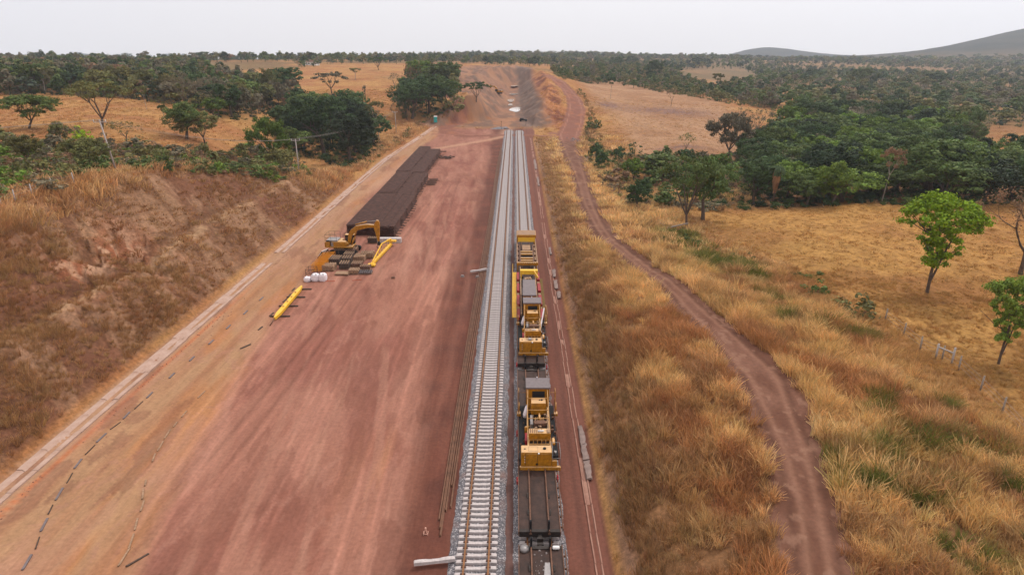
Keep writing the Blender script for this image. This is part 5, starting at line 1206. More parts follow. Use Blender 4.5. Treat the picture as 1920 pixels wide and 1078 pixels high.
mb = MB(); mb.bbox(-.45, .55, 11.0, 12.6, .6, 1.5, .05); mb.bbox(-.2, .1, 11.2, 11.8, 1.5, 1.8, .03); mb.bbox(.2, .45, 11.5, 12.3, 1.5, 1.7, .03).build('winch', 'timber', t)
mb = MB(); mb.bbox(-1.05, 1.5, 14.2, 14.9, 1.35, 1.95, .05); mb.box(-1.0, -.8, 14.3, 14.6, .1, 1.35); mb.box(1.1, 1.3, 14.3, 14.6, .1, 1.35); mb.beam((.9, 14.1, 1.9), (1.5, 13.2, 1.2), .1, .3); mb.build('bridge', 'yellow_clean', t)
for y0, y1 in ((.2, 3.0), (4.6, 8.0), (9.6, 12.6), (14.2, 17.4)):
    for s, x0, x1 in ((-1, -1.52, -1.14), (1, 1.35, 1.8)):
        MB().bbox(x0, x1, y0, y1, .0, .62, .03).build('tool_box', 'red', t)
for y0, y1 in ((3.2, 4.4), (8.2, 9.4), (12.8, 14.0)):
    for s, x0, x1 in ((-1, -1.50, -1.16), (1, 1.38, 1.75)): MB().bbox(x0, x1, y0, y1, .0, .35, .03).build('step', 'timber', t)
# yellow walkway beside the cabin
t = empty('walkway', (-.06, 75.4, 0), 0, 'bright yellow slatted walkway with a tall handrail on the left side of the train', 'walkway')
mb = MB()
for i in range(70): mb.box(-.22, .24, i * .25, i * .25 + .15, 1.38, 1.42)
tag(mb.build('slats', 'yellow_clean', t), kind='stuff')
MB().box(-.26, -.22, 0, 17.5, 1.33, 1.45).box(.24, .28, 0, 17.5, 1.33, 1.45).build('walkway_edge', 'yellow_clean', t)
mb = MB(); mb.tube([(-.26, 0, 2.3), (-.26, 18.8, 2.3)], .03, 5); mb.tube([(-.26, 0, 1.9), (-.26, 18.8, 1.9)], .02, 5)
for i in range(13): mb.tube([(-.26, i * 1.56, 1.35), (-.26, i * 1.56, 2.3)], .025, 5)
mb.build('handrail', 'yellow_clean', t)
mb = MB()
for i in range(9): mb.box(.2, .6, i * 2.1, i * 2.1 + .1, 1.2, 1.33)
mb.build('bracket', 'yellow', t)
t = empty('walkway', (XC + 1.75, 74.5, 0), 0, 'dull olive yellow grating walkway folded out on the right side of the train', 'walkway')
mb = MB()
for i in range(60): mb.box(.05, .5, i * .27, i * .27 + .17, 1.15, 1.18)
tag(mb.build('slats', mat('olive grating', (.20, .13, .03), .7, noise=.3), t), kind='stuff')
mb = MB(); mb.tube([(.5, 0, 1.15), (.5, 0, 2.2), (.5, 3, 2.2), (.5, 3, 1.15)], .025, 5); mb.tube([(.5, 1.5, 1.15), (.5, 1.5, 2.2)], .02, 5); mb.tube([(.1, 0, 2.0), (.5, 0, 2.0)], .02, 5); mb.build('handrail', 'yellow', t)

# gantry head
t = empty('gantry_head', (XC, 93.5, 1.3), 0, 'yellow gantry head with a tan topped hood at the far end of the train', 'gantry')
hd = MB().bbox(-1.48, 1.68, 10.6, 13.6, 2.15, 2.75, .05).build('front_hood', 'yellow', t)
MB().box(-1.40, 1.60, 10.7, 13.5, 2.75, 2.79).build('hood_top', 'timber', hd); MB().box(-1.3, 1.5, 10.5, 10.62, 1.6, 2.3).build('hood_front_plate', 'yellow_clean', hd)  # tan top, bright yellow plate across the hood front
for x in (-1.46, 1.60): MB().box(x - .06, x + .10, 0, 17.8, 1.15, 1.42).build('outer_rail', 'timber', t)
mb = MB(); mb.bbox(-1.5, 1.72, -.1, .25, 1.0, 1.4, .04)
for i in range(9): mb.bbox(-1.3 + i * .34, -1.1 + i * .34, -.2, .1, 1.3, 1.5, .03)
mb.build('rear_bar', 'yellow', t)
for x in (-.98, 1.08): MB().box(x - .09, x + .09, .3, 10.4, 1.0, 1.28).build('inner_rail', 'rust', t)
MB().bbox(-.62, .72, 6.6, 9.4, 1.2, 1.42, .03).build('cover_plate', 'timber', t)
MB().box(-.8, .9, 3.0, 6.4, .4, .5).build('floor_plate', 'deck', t)
for y, z in ((.9, 1.1), (1.7, 1.2), (2.6, 1.3), (4.6, 1.35), (6.0, 1.3)): MB().box(-.9, 1.0, y, y + .35, z - .2, z).build('cross_member', 'yellow', t)
for x in (-1.25, 1.38):
    mb = MB()
    for i in range(8): mb.bbox(x - .13, x + .1, .6 + i * 1.25, 1.4 + i * 1.25, .7, 1.15 + .15 * (i % 2), .03)
    mb.build('hydraulic_ram', 'timber' if x > 0 else 'rust', t)
for x in (-1.35, 1.45):
    for y in (.2, 5, 10.8, 13.3): MB().box(x - .08, x + .08, y, y + .2, -.1, 2.2 if y > 10 else 1.2).build('leg', 'yellow', t)
MB().tube([(1.62, 13.8, -.2), (1.62, 13.8, 1.9)], .07, 7).build('post', 'black', t)

# ------------------------------------------------------------------ excavator
def make_excavator(label, ang=0):
    t = empty('excavator', (0, 0, 0), ang, label, 'excavator')
    for s in (-1, 1):
        y = s * 1.4; prof = []
        for k in range(9): a = math.pi / 2 + math.pi * k / 8; prof.append((-1.95 + .43 * math.cos(a), .45 + .43 * math.sin(a)))
        for k in range(9): a = -math.pi / 2 + math.pi * k / 8; prof.append((1.95 + .43 * math.cos(a), .45 + .43 * math.sin(a)))
        tr = MB().prism(prof, y - .3, y + .3, 'y').build('track', 'black', t)
        mb = MB()
        for k in range(26): x = -1.95 + k * .156; mb.box(x - .05, x + .05, y - .32, y + .32, .87, .92)
        mb.build('track_shoe', 'rust', tr)
        mb = MB()
        for x in (-1.95, 1.95): mb.tube([(x, y - s * .33, .45), (x, y + s * .33, .45)], .3, 12, False)
        for k in range(5): mb.tube([(-1.2 + k * .6, y - .32, .2), (-1.2 + k * .6, y + .32, .2)], .13, 8, False)
        mb.build('roller', 'darkmetal', tr)
    MB().bbox(-.9, .9, -1.1, 1.1, .5, .95, .1).tube([(0, 0, .9), (0, 0, 1.2)], .6, 14, False).build('undercarriage', 'darkmetal', t)
    hs_ = MB().bbox(-2.4, 1.6, -1.3, 1.3, 1.2, 1.42, .05).bbox(-2.0, .6, -1.28, -.35, 1.42, 2.3, .14).bbox(-2.0, -.3, -.35, 1.28, 1.42, 2.25, .1).build('house', 'yellow', t)
    MB().tube([(.1, -.85, 1.85), (.9, -.85, 1.75)], .33, 12).build('fuel_tank', 'yellow', hs_)
    MB().box(-2.0, -1.94, -1.31, -1.28, 1.4, 2.2).box(-1.94, -1.6, -1.30, -1.285, 1.45, 2.15).build('side_grille', 'greymetal', hs_)
    cp = [(-3.1, 1.25), (-2.2, 1.25), (-2.2, 2.25), (-2.9, 2.25), (-3.1, 2.1)]
    MB().prism(cp, -1.28, 1.28, 'y').build('counterweight', 'yellow', t)
    MB().bbox(-2.85, -.9, -1.2, .9, 2.27, 2.50, .05).build('hood', 'greymetal', t); MB().box(-2.82, -2.2, -1.24, -1.2, 2.2, 2.5).build('hood_edge', 'black', t)
    cb = MB().bbox(.0, 1.55, .35, 1.3, 1.42, 3.0, .08).build('cab', 'black', t)
    MB().box(.12, 1.45, .335, .36, 2.0, 2.85).box(1.545, 1.57, .45, 1.2, 1.8, 2.85).build('window', 'glass', cb); MB().bbox(-.02, 1.57, .33, 1.32, 2.98, 3.06, .03).build('cab_roof', 'yellow', cb)
    # boom: bent box section
    bp = [(.55, 1.75), (.95, 1.65), (1.45, 3.1), (2.5, 4.05), (4.2, 4.45), (5.55, 4.55), (5.6, 4.95), (4.0, 5.05), (2.2, 4.75), (1.2, 4.0), (.8, 3.3)]
    MB().prism(bp, -.26, .26, 'y').build('boom', 'yellow', t)
    sp = [(5.35, 5.1), (5.75, 5.75), (6.1, 5.7), (6.25, 5.2), (6.05, 2.1), (5.75, 2.05), (5.45, 3.6), (5.25, 4.5)]
    MB().prism(sp, -.2, .2, 'y').build('stick', 'yellow', t)
    for s in (-1, 1):
        MB().tube([(1.3, s * .45, 1.5), (1.75, s * .42, 2.7)], .12, 8).tube([(1.75, s * .42, 2.7), (2.15, s * .4, 3.8)], .06, 8).build('boom_cylinder', 'yellow', t)
    MB().tube([(2.1, 0, 4.95), (4.1, 0, 5.5)], .11, 8).build('stick_cylinder', 'yellow', t); MB().tube([(4.1, 0, 5.5), (5.7, 0, 5.65)], .05, 8).build('piston_rod', 'greymetal', t)
    g = MB().tube([(5.9, 0, 2.15), (5.9, 0, 1.75)], [.14, .2], 8).bbox(5.65, 6.15, -.25, .25, 1.4, 1.75, .05).build('grab', 'black', t)
    MB().tube([(5.7, 0, 1.5), (5.5, 0, 1.1), (5.7, 0, .7)], .06, 6).tube([(6.1, 0, 1.5), (6.3, 0, 1.1), (6.1, 0, .7)], .06, 6).build('claw', 'black', g)
    mb = MB()
    for (xa, xb, y) in ((-2.95, -1.0, -1.22), (-2.95, -1.0, 1.2)):
        for x in (xa, (xa + xb) / 2, xb): mb.tube([(x, y, 2.2), (x, y, 3.45)], .022, 5)
        mb.tube([(xa, y, 3.45), (xb, y, 3.45)], .022, 5); mb.tube([(xa, y, 2.9), (xb, y, 2.9)], .018, 5)
    mb.tube([(-2.95, -1.22, 3.45), (-2.95, 1.2, 3.45)], .022, 5); mb.build('handrail', 'darkmetal', t)
    return t
ex = make_excavator('yellow tracked excavator with raised bent boom standing at the rail stacks', R(-1)); ex.location = (-29.2, 107.3, 0)
ex2 = copy_tree(ex); p = at(934, 176); ex2.location = p; ex2.rotation_euler = (0, 0, R(150)); ex2['label'] = 'tiny distant excavator working on the left bench of the rock cutting'

# ------------------------------------------------------------------ rail stacks
tim_me = MB().box(-.07, .07, 0, 1, 0, .09).mesh('timber', 'timberdark')
def rail_stack(x0, x1, y0, y1, layers, label, seed):
    rnd = random.Random(seed); t = empty('rail_stack', ((x0 + x1) / 2, y0, 0), 0, label, 'rail stack', 'stacks of dark rails on the red platform'); w = x1 - x0; L = y1 - y0
    pr = [(-.068, 0), (.068, 0), (.02, .05), (.036, .13), (.036, .165), (-.036, .165), (-.036, .13), (-.02, .05)]
    n = int(w / .155)
    for k in range(layers):
        z = .1 + k * .265; mb = MB(); sh = (w - n * .155) / 2
        for i in range(n):
            if k == layers - 1 and rnd.random() < .04: continue
            x = -w / 2 + sh + .0775 + i * .155 + rnd.uniform(-.012, .012); a, b = rnd.uniform(-.25, .2), L + rnd.uniform(-.3, .3)
            if k == layers - 1: mb.prism([(x + p_, z + q_) for p_, q_ in pr], a, b, 'y')
            else: mb.box(x - .06, x + .06, a, b, z, z + .165)
        tag(mb.build('rail_layer', 'darkrust', t), kind='stuff')
        for j in range(5 if k < layers - 1 else 0):
            y = .8 + j * (L - 1.6) / 4 + rnd.uniform(-.2, .2)
            o = link('timber', tim_me, t); o.location = (-w / 2 - rnd.uniform(.0, .15), y, z + .17); o.rotation_euler = (0, 0, -math.pi / 2 + rnd.uniform(-.02, .02)); o.scale = (1, w + rnd.uniform(.1, .6), 1)
    nb = int(L / 2.0)
    for j in range(nb):
        o = link('timber', tim_me, t); o.location = (-w / 2 - .05, .3 + j * 2.0 + rnd.uniform(-.3, .3), 0); o.rotation_euler = (0, 0, -math.pi / 2); o.scale = (1.4, w + rnd.uniform(.5, .9), 1.1)
    return t
rail_stack(-31.6, -27.1, 118.2, 146.4, 8, 'left stack of dark rails nearest the excavator', 1)
rail_stack(-27.0, -22.4, 117.0, 146.2, 8, 'right stack of dark rails nearest the excavator', 2)
rail_stack(-31.7, -27.3, 147.2, 173.6, 8, 'left stack of dark rails in the middle of the row', 3)
rail_stack(-27.2, -23.2, 147.0, 173.4, 7, 'right stack of dark rails in the middle of the row', 4)
rail_stack(-32.0, -28.4, 174.4, 221, 8, 'long left stack of dark rails at the far end of the row', 5)
rail_stack(-28.3, -24.6, 174.4, 217, 7, 'long right stack of dark rails at the far end of the row', 6)
mb = MB()
for i in range(9): mb.beam((-22.9 + jit(.3), 165 + i * 1.05, .12), (-20.4 + jit(.4), 165.2 + i * 1.05, .12), .14, .12)
tag(mb.build('timber_sleepers', 'timberdark'), 'row of dark timbers laid out on the red ground beside the rail stacks', 'timber', kind='stuff')
p = GZ(836, 297, 0); mb = MB()
for i in range(26): a = random.uniform(0, 3.14); x, y = p[0] + jit(2.2), p[1] + jit(2.0); mb.beam((x - math.cos(a) * .9, y - math.sin(a) * .9, .1 + random.random() * .5), (x + math.cos(a) * .9, y + math.sin(a) * .9, .15 + random.random() * .5), .16, .14)
tag(mb.build('timber_heap', 'timberdark'), 'dark heap of loose timbers right of the far end of the rail stacks', 'timber heap')
p = GZ(825, 285, 0); tag(MB().beam((p[0] - 3.5, p[1], .2), (p[0] + 2.2, p[1] - .3, .2), .25, .25).build('timber_beam', 'timberdark'), 'single dark beam lying just beyond the rail stacks', 'beam')

# ------------------------------------------------------------------ stores by the excavator
def pallet(px, py, w, d, h, kind, label, rz=0):
    x, y, _ = GZ(px, py, 0); t = empty('pallet_load', (x, y, 0), rz, label, 'pallet load', 'loaded pallets around the excavator')
    mb = MB()
    for i in range(5): mb.box(-w / 2, w / 2, i * d / 4.6, i * d / 4.6 + .12, .12, .15)
    for i in range(3): mb.box(-w / 2 + i * (w - .1) / 2, -w / 2 + .1 + i * (w - .1) / 2, 0, d, 0, .12)
    mb.build('pallet', 'timber', t)
    if kind == 'flat':
        for i in range(6): MB().box(-w / 2 + i * w / 6, -w / 2 + (i + .93) * w / 6, 0, d, .16, .16 + h).build('board', 'timber', t)
        return t
    n = max(3, int(w / .33)); m_ = {'dark': 'timberdark', 'rust': 'rust', 'pale': 'timber', 'grey': 'greyroof'}[kind]
    for i in range(n):
        a = -w / 2 + i * w / n
        for k in range(2): MB().bbox(a + .02, a + w / n - .03 + jit(.01), .02 + k * d / 2 + jit(.02), d / 2 * (k + 1) - .04, .16, .16 + h + jit(.06), .03).build('bundle', m_, t)
    mb = MB()
    for i in range(n): mb.box(-w / 2 + (i + .3) * w / n, -w / 2 + (i + .62) * w / n, 0, d, .16 + h + .06, .16 + h + .1)
    mb.build('slat', 'timber' if kind != 'grey' else 'darkmetal', t)
    return t
for a in [(636, 479, 1.7, 1.8, .8, 'dark', 'dark crate under the left end of the near track'), (661, 478, 1.6, 1.8, .8, 'rust', 'slatted crate in front of the middle of the near track'), (688, 485, 2.3, 1.6, .75, 'pale', 'long low load right of the near track, beside the yellow truss'),
          (626, 498, 1.9, 2.2, .9, 'dark', 'big dark crate left of centre behind the white bags'), (653, 487, 1.7, 1.7, .75, 'dark', 'dark slatted crate in the second row behind the black one'), (650, 496, 1.6, 1.7, .85, 'dark', 'dark slatted crate in the centre of the yard'),
          (673, 490, 1.9, 2.0, .6, 'pale', 'pale rounded load in front of the long low one'), (645, 506, 1.6, 1.8, .8, 'dark', 'nearly black crate just behind the flat board pallet'), (668, 503, 1.8, 1.6, .55, 'rust', 'brown crate right of the nearly black one'),
          (615, 509, 1.9, 1.8, .7, 'pale', 'crate with splayed pale boards right behind the white bags'), (640, 517, 2.1, 1.3, .14, 'flat', 'flat pallet of tan boards nearest the camera'), (663, 515, 1.6, 1.4, .5, 'pale', 'small crate with pale slats at the front of the yard'),
          (684, 506, 1.7, 1.3, .35, 'rust', 'low rusty load behind the grey sheets'), (684, 515, 2.1, 1.2, .22, 'grey', 'low load of grey sheets at the front right of the yard'), (698, 457, 1.7, 1.2, .8, 'dark', 'black crate between boom and rail stacks')]: pallet(*a, rz=R(jit(4)))
# concrete block behind the truss
o = MB().bbox(-2.4, 2.0, -.5, .5, 0, .85, .06).build('concrete_block', 'concrete', loc=(-22.6, 113.6, 0)); tag(o, 'long pale concrete block in front of the right rail stack', 'concrete block')
# big bags
def bag(px, py, w, h, label, seed):
    x, y, _ = GZ(px, py, 0); rnd = random.Random(seed); v = []; f = []; nu, nv = 14, 8
    for j in range(nv + 1):
        z = h * j / nv; k = [.9, 1.0, 1.04, 1.04, 1.03, 1.02, 1.0, .95, .6][j]
        for i in range(nu):
            a = 6.283 * i / nu; q = (abs(math.cos(a)) ** 4 + abs(math.sin(a)) ** 4) ** -.25
            v.append((math.cos(a) * w / 2 * k * q * .9 + rnd.uniform(-.03, .03), math.sin(a) * w / 2 * k * q * .9 + rnd.uniform(-.03, .03), z + rnd.uniform(-.03, .03)))
    for j in range(nv):
        for i in range(nu): f.append((j * nu + i, j * nu + (i + 1) % nu, (j + 1) * nu + (i + 1) % nu, (j + 1) * nu + i))
    f.append(tuple(range(nv * nu, (nv + 1) * nu)))
    t = empty('bulk_bag', (x, y, 0), rnd.uniform(-.3, .3), label, 'bulk bag', 'white bulk bags'); me_ = MB().add(v, f, True).mesh('sack', 'white'); link('sack', me_, t)
    mb = MB()
    for sx in (-1, 1):
        for sy in (-1, 1): mb.tube([(sx * w * .3, sy * w * .36, h * .92), (sx * w * .24, sy * w * .25, h * 1.12), (sx * w * .14, sy * w * .34, h * .94)], .035, 5)
    mb.build('lifting_loop', 'black' if seed != 1 else 'white', t)
bag(577, 527, 1.1, .65, 'low slumped white bag, leftmost of three', 1); bag(592, 526, 1.25, 1.1, 'full white bulk bag in the middle of three', 2); bag(606, 526, 1.25, 1.15, 'full white bulk bag, rightmost of three', 3)
# orange mesh barriers, white barrier stack, small rack
def barrier(px, py, lab, rz, mt='orange'):
    x, y, _ = GZ(px, py, 0); t = empty('safety_barrier', (x, y, 0), rz, lab, 'barrier', 'orange barriers leaning in a row'); mb = MB()
    for a in (0, 2.0): mb.beam((a, 0, 0), (a, .1, 1.25), .06, .06)
    for z in (.12, 1.2): mb.beam((0, .02, z), (2.0, .02, z), .06, .07)
    mb.build('barrier_frame', mt, t)
    for i in range(9): MB().beam((.2 + i * .2, .0, .12), (.2 + i * .2, .08, 1.2), .10, .03).build('slat', mt, t)
for i in range(9):
    q = i / 8; barrier(585 + 21 * q, 510 - 23 * q, ['orange barrier nearest the white bags', 'second orange barrier from the bags', 'third orange barrier from the bags', 'fourth orange barrier from the bags', 'fifth orange barrier, in the middle of the row', 'fourth orange barrier from the white rack', 'third orange barrier from the white rack', 'second orange barrier from the white rack', 'orange barrier nearest the white rack'][i], R(18 + jit(5)))
x, y, _ = GZ(607, 480, 0); x -= .5; y -= .6; t = empty('barrier_rack', (x, y, 0), R(-20), 'stack of white striped boards leaning on a dark rack left of the excavator', 'rack')
for i in range(6):
    mb = MB(); mb.beam((.1 + i * .02, -.4 + i * .25, .3), (.85 + i * .02, -.3 + i * .25, 1.25), .22, .08); mb.build('board', 'whitepaint', t)
MB().beam((0, -.6, 0), (0, 1.3, 0), .1, .1).beam((0, -.6, .0), (.85, -.4, 1.1), .1, .1).beam((0, 1.3, 0), (.85, 1.3, 1.1), .1, .1).beam((.85, -.45, 0), (.85, -.4, 1.1), .08, .08).beam((.85, 1.3, 0), (.85, 1.3, 1.1), .08, .08).build('rack_frame', 'black', t)
x, y, _ = GZ(574, 519, 0); mb = MB()
for a in (0, 1.3):
    for b in (0, 1.6): mb.tube([(a, b, 0), (a, b, 1.2)], .035, 5)
for z in (.5, 1.15): mb.tube([(0, 0, z), (1.3, 0, z), (1.3, 1.6, z), (0, 1.6, z), (0, 0, z)], .025, 5)
tag(mb.build('steel_rack', 'darkmetal', loc=(x, y, 0)), 'small dark pipe rack behind the low white bag', 'rack')
# lying rods with flags
for (a, b, lab) in (((608, 527), (628, 527), 'thin red brown rod lying right of the white bags'), ((660, 526), (678, 524), 'thin red rod lying in front of the grey sheets')):
    q = Vector(GZ(*a, .05)); r_ = Vector(GZ(*b, .05)); tag(MB().tube([q, r_], .05, 5).build('rod', 'shred'), lab, 'rod')
# yellow truss being handled
a = Vector(GZ(697, 498, .15)); b = Vector(GZ(734, 459, .15)); L = (b - a).length; t = empty('lifting_beam', a, math.atan2(b.y - a.y, b.x - a.x), 'bright yellow trussed lifting beam hanging below the excavator arm', 'lifting beam')
MB().bbox(0, L, -.22, .22, 0, .42, .04).build('lower_chord', 'yellow_clean', t); MB().beam((.6, 0, .5), (L * .55, .1, 1.75), .16, .16).beam((L * .55, .1, 1.75), (L - .3, 0, 1.2), .16, .16).beam((L - .3, 0, 1.25), (L - .1, 0, .3), .2, .2).build('upper_chord', 'yellow_clean', t)
for i in range(8):
    q = (i + 1) / 9; x = q * L; zt = .5 + (1.25 * min(1, (q - .05) / .5) if q < .55 else 1.25 - .55 * (q - .55) / .45)
    MB().beam((x, 0, .3), (x + .3, .05, zt), .08, .08).build('web_bar', 'yellow_clean', t)
MB().bbox(-.5, .35, -.6, .6, .0, .3, .04).bbox(L - .4, L + .3, -.9, .8, .6, .9, .04).build('end_plate', 'yellow_clean', t)
# yellow spreader beam on sleepers
a = Vector(GZ(515, 598, .3)); b = Vector(GZ(566, 538, .3)); L = (b - a).length; t = empty('spreader_beam', (a.x, a.y, 0), math.atan2(b.y - a.y, b.x - a.x), 'long bright yellow spreader beam with tapered ends lying alone on dark timbers', 'spreader beam')
e = 1.6; mb = MB(); pts = [(0, -.1), (e, -.3), (L - e, -.3), (L, -.1), (L, .1), (L - e, .3), (e, .3), (0, .1)]
mb.add([(x, y, .18) for x, y in pts] + [(x, y, .55) for x, y in pts], [tuple(reversed(range(8))), tuple(range(8, 16))] + [(i, (i + 1) % 8, (i + 1) % 8 + 8, i + 8) for i in range(8)]); bm_ = mb.build('beam', 'yellow_clean', t)
for q in (.3, .45, .6, .75): MB().box(L * q - .08, L * q + .08, -.1, .1, .62, .72).build('lug', 'yellow', bm_)
MB().tube([(-.1, 0, .4), (-.9, 0, .3), (-1.6, .1, .1)], .07, 6).build('chain', 'rust', t)
for q in (.12, .42, .7, .97): MB().beam((L * q, -1.5, .09), (L * q, 1.1 if q != .97 else .7, .09), .2, .18).build('timber', 'timberdark', t)
# ------------------------------------------------------------------ marker slats laid on the sandy lane
def slat(a, b, w, mt, lab, grp):
    q = Vector(GZ(*a, .04)); r_ = Vector(GZ(*b, .04)); mb = MB(); mb.beam(q, r_, w, .07); d = (q - r_).normalized() * .05
    mb.beam(q + d + Vector((-w * .4, 0, .02)), q + d + Vector((w * .4, 0, .02)), .1, .09); tag(mb.build('marker_stick', mt), lab, 'stick', grp)
l1 = [((43, 1066), (59, 1039)), ((77, 994), (89, 971)), ((105, 936), (118, 914)), ((140, 877), (153, 860)), ((182, 828), (199, 812)), ((232, 784), (243, 772)), ((276, 745), (286, 735)), ((318, 708), (327, 699)), ((356, 676), (364, 668)), ((392, 645), (400, 637)), ((425, 616), (432, 609)), ((457, 589), (464, 582)), ((487, 563), (493, 557))]
for i, (a, b) in enumerate(l1): slat(a, b, .16 if i < 7 else .2, 'greyroof', 'dark slat on the sandy lane, ' + ['nearest the bottom left corner', 'second from the bottom left corner', 'third up the left line', 'fourth up the left line', 'fifth up the left line'][i] if i < 5 else 'small dark slat, ' + ['sixth', 'seventh', 'eighth', 'ninth', 'tenth', 'eleventh', 'twelfth', 'topmost'][i - 5] + ' up the left dashed line', 'dark slats in the left dashed line')
l1b = [((67, 1027), (74, 1006)), ((91, 962), (99, 946)), ((126, 904), (136, 886)), ((161, 851), (178, 834)), ((208, 804), (226, 791)), ((253, 766), (268, 752))]
for a, b in l1b: slat(a, b, .07, 'timberdark', 'very thin dark stick between the dark slats of the left dashed line', 'thin sticks in the left dashed line')
l2 = [((223, 1059), (243, 1027)), ((242, 1026), (251, 1000)), ((253, 992), (258, 971)), ((264, 957), (270, 938)), ((267, 934), (269, 916)), ((272, 909), (274, 899)), ((286, 864), (291, 850)), ((296, 844), (306, 827)), ((309, 821), (319, 805)), ((326, 799), (332, 791)), ((341, 781), (350, 770)), ((372, 745), (384, 733))]
for i, (a, b) in enumerate(l2): slat(a, b, .13, 'timber', 'thin pale stick in the right dashed line, ' + ['nearest the bottom edge', 'second up', 'third up', 'fourth up'][i] if i < 4 else 'short pale stick, ' + ['fifth', 'sixth', 'seventh', 'eighth', 'ninth', 'tenth', 'eleventh', 'topmost'][i - 4] + ' up the right dashed line', 'pale sticks in the right dashed line')
slat((239, 1060), (279, 1037), .14, 'timberdark', 'single long dark stick lying askew right of the two dashed lines', 'askew stick')
l3 = [((452, 653), (470, 645)), ((485, 618), (492, 612)), ((506, 592), (513, 586)), ((531, 566), (538, 560)), ((541, 556), (545, 551)), ((548, 545), (553, 540))]
for a, b in l3: slat(a, b, .2, 'timberdark', 'small dark slat beside the long yellow spreader beam', 'dark slats beside the spreader beam')
# clods of earth by the drain and on the platform
mb = MB()
for i in range(420):
    if i < 260: y = 30 + random.random() ** 1.3 * 110; x = -39.2 + abs(random.gauss(0, .5)) + (1.2 if random.random() < .15 else 0)
    else: y = random.uniform(34, 240); x = random.uniform(-38, -6)
    s = random.uniform(.03, .12) * (1 if i < 260 else .6); a = random.random() * 3
    v = [(x + math.cos(a + k * 1.57) * s * random.uniform(.7, 1.3), y + math.sin(a + k * 1.57) * s * random.uniform(.7, 1.3), -.02) for k in range(4)] + [(x + jit(s * .3), y + jit(s * .3), s * .8)]
    mb.add(v, [(0, 1, 4), (1, 2, 4), (2, 3, 4), (3, 0, 4)])
tag(mb.build('earth_clods', mat('clod earth', (.20, .09, .06), .95)), 'small clods of earth along the left drain and platform', 'clods', kind='stuff')
# survey marker
x, y, _ = GZ(798, 1003, 0); mb = MB()
for a in (0, .32):
    for b in (0, .32): mb.beam((a, b, 0), (.16, .16, .42), .03, .03)
mb.beam((0, 0, .1), (.32, 0, .1), .03, .03).beam((0, 0, .1), (0, .32, .1), .03, .03).beam((.32, 0, .1), (.32, .32, .1), .03, .03).bbox(.1, .22, .1, .22, .4, .55, .02)
tag(mb.build('survey_marker', mat('pink marker', (.62, .36, .28), .7), loc=(x - .16, y, 0)), 'small pale pinkish survey stand on the red ground by the loose rails', 'survey marker')
for (px, py, lab) in ((895, 520, 'small stone block beside the spare grey sleeper'), (867, 519, 'tiny pale stone left of the spare grey sleeper'), (737, 522, 'small dark red stone on the red ground in front of the yellow truss')):
    x, y, _ = GZ(px, py, 0); tag(MB().box(-.3, .3, -.22, .22, 0, .28, .1, .08).build('stone', 'rust' if py == 522 else 'rock', loc=(x, y, 0)), lab, 'stone')

# ------------------------------------------------------------------ toilet, poles, fences, house
x, y, _ = GZ(817, 236, 0); z = zat(x, y); t = empty('portable_toilet', (x, y, z), R(10), 'turquoise portable toilet with pale roof standing at the far end of the left drain', 'portable toilet')
MB().bbox(-.75, .75, -.7, .7, 0, 2.45, .06).build('body', 'turquoise', t); MB().bbox(-.8, .8, -.75, .75, 2.45, 2.75, .14).build('roof', 'whitepaint', t); d = MB().box(-.45, .45, -.74, -.70, .15, 2.2).build('door', 'turquoise', t); MB().box(.3, .38, -.77, -.74, 1.0, 1.2).build('handle', 'whitepaint', d)
poles = []
for (px, py, pt, lab) in ((219, 322, 234, 'leaning concrete power pole at the top of the left cutting'), (561, 324, 267, 'upright concrete power pole behind the cutting, middle of three'), (743, 250, 214, 'concrete power pole with crossarm left of the turquoise toilet'), (686, 193, 163, 'thin power pole far off in the middle pasture')):
    p = at(px, py); k = pxm(p); h = (py - pt) / k * 1.08; t = empty('power_pole', (p.x, p.y, p.z), R(8), lab, 'power pole', 'power poles'); tilt = -1.0 if px == 219 else 0
    MB().tube([(0, 0, -.5), (tilt, 0, h)], [.17, .10], 8).build('pole', 'pole' if px != 686 else 'bark', t); MB().beam((-1.0 + tilt, 0, h - .35), (1.0 + tilt, 0, h - .35), .1, .12).build('crossarm', 'pole' if px != 686 else 'bark', t)
    for x in (-.9, 0, .9): MB().tube([(x + tilt, 0, h - .3), (x + tilt, 0, h)], [.04, .06], 6).build('insulator', 'whitepaint', t)
    poles.append(Vector((p.x + tilt, p.y, p.z + h)))
poles.insert(0, poles[0] + Vector((-75, -25, 1)))
for i, lab in ((0, 'power line leaving the leaning pole towards the left edge'), (1, 'power line between the leaning pole and the middle pole'), (2, 'power line between the middle pole and the pole by the toilet')):
    t = empty('power_line', poles[i], 0, lab, 'power line', 'power lines')
    for x in (-.9, 0, .9):
        a = Vector((x, 0, 0)); b = poles[i + 1] - poles[i] + Vector((x, 0, 0)); pts = [a.lerp(b, q) - Vector((0, 0, 4 * 1.6 * q * (1 - q))) for q in np.linspace(0, 1, 12)]
        MB().tube(pts, .018, 3).build('wire', 'wire', t)
def fence(pxs, h, lab, mt, wires=True):
    P_ = [at(*q) for q in pxs]; t = empty('wire_fence', P_[0], 0, lab, 'fence'); o0 = P_[0]; full = []
    for a, b in zip(P_[:-1], P_[1:]):
        n = max(1, round((b - a).length / 4.5))
        for i in range(n): q = a.lerp(b, i / n); full.append(Vector((q.x, q.y, zat(q.x, q.y))))
    full.append(P_[-1])
    for q in full: MB().tube([(0, 0, -.4), (jit(.08), jit(.08), h)], [.085, .07], 6).build('post', mt, t, loc=q - o0)
    if wires:
        mb = MB()
        for z in (.4, .8, 1.2):
            for a, b in zip(full[:-1], full[1:]): mb.tube([a - o0 + Vector((0, 0, z)), b - o0 + Vector((0, 0, z))], .012, 3, cap=False)
        mb.build('fence_wire', 'wire', t)
    return t
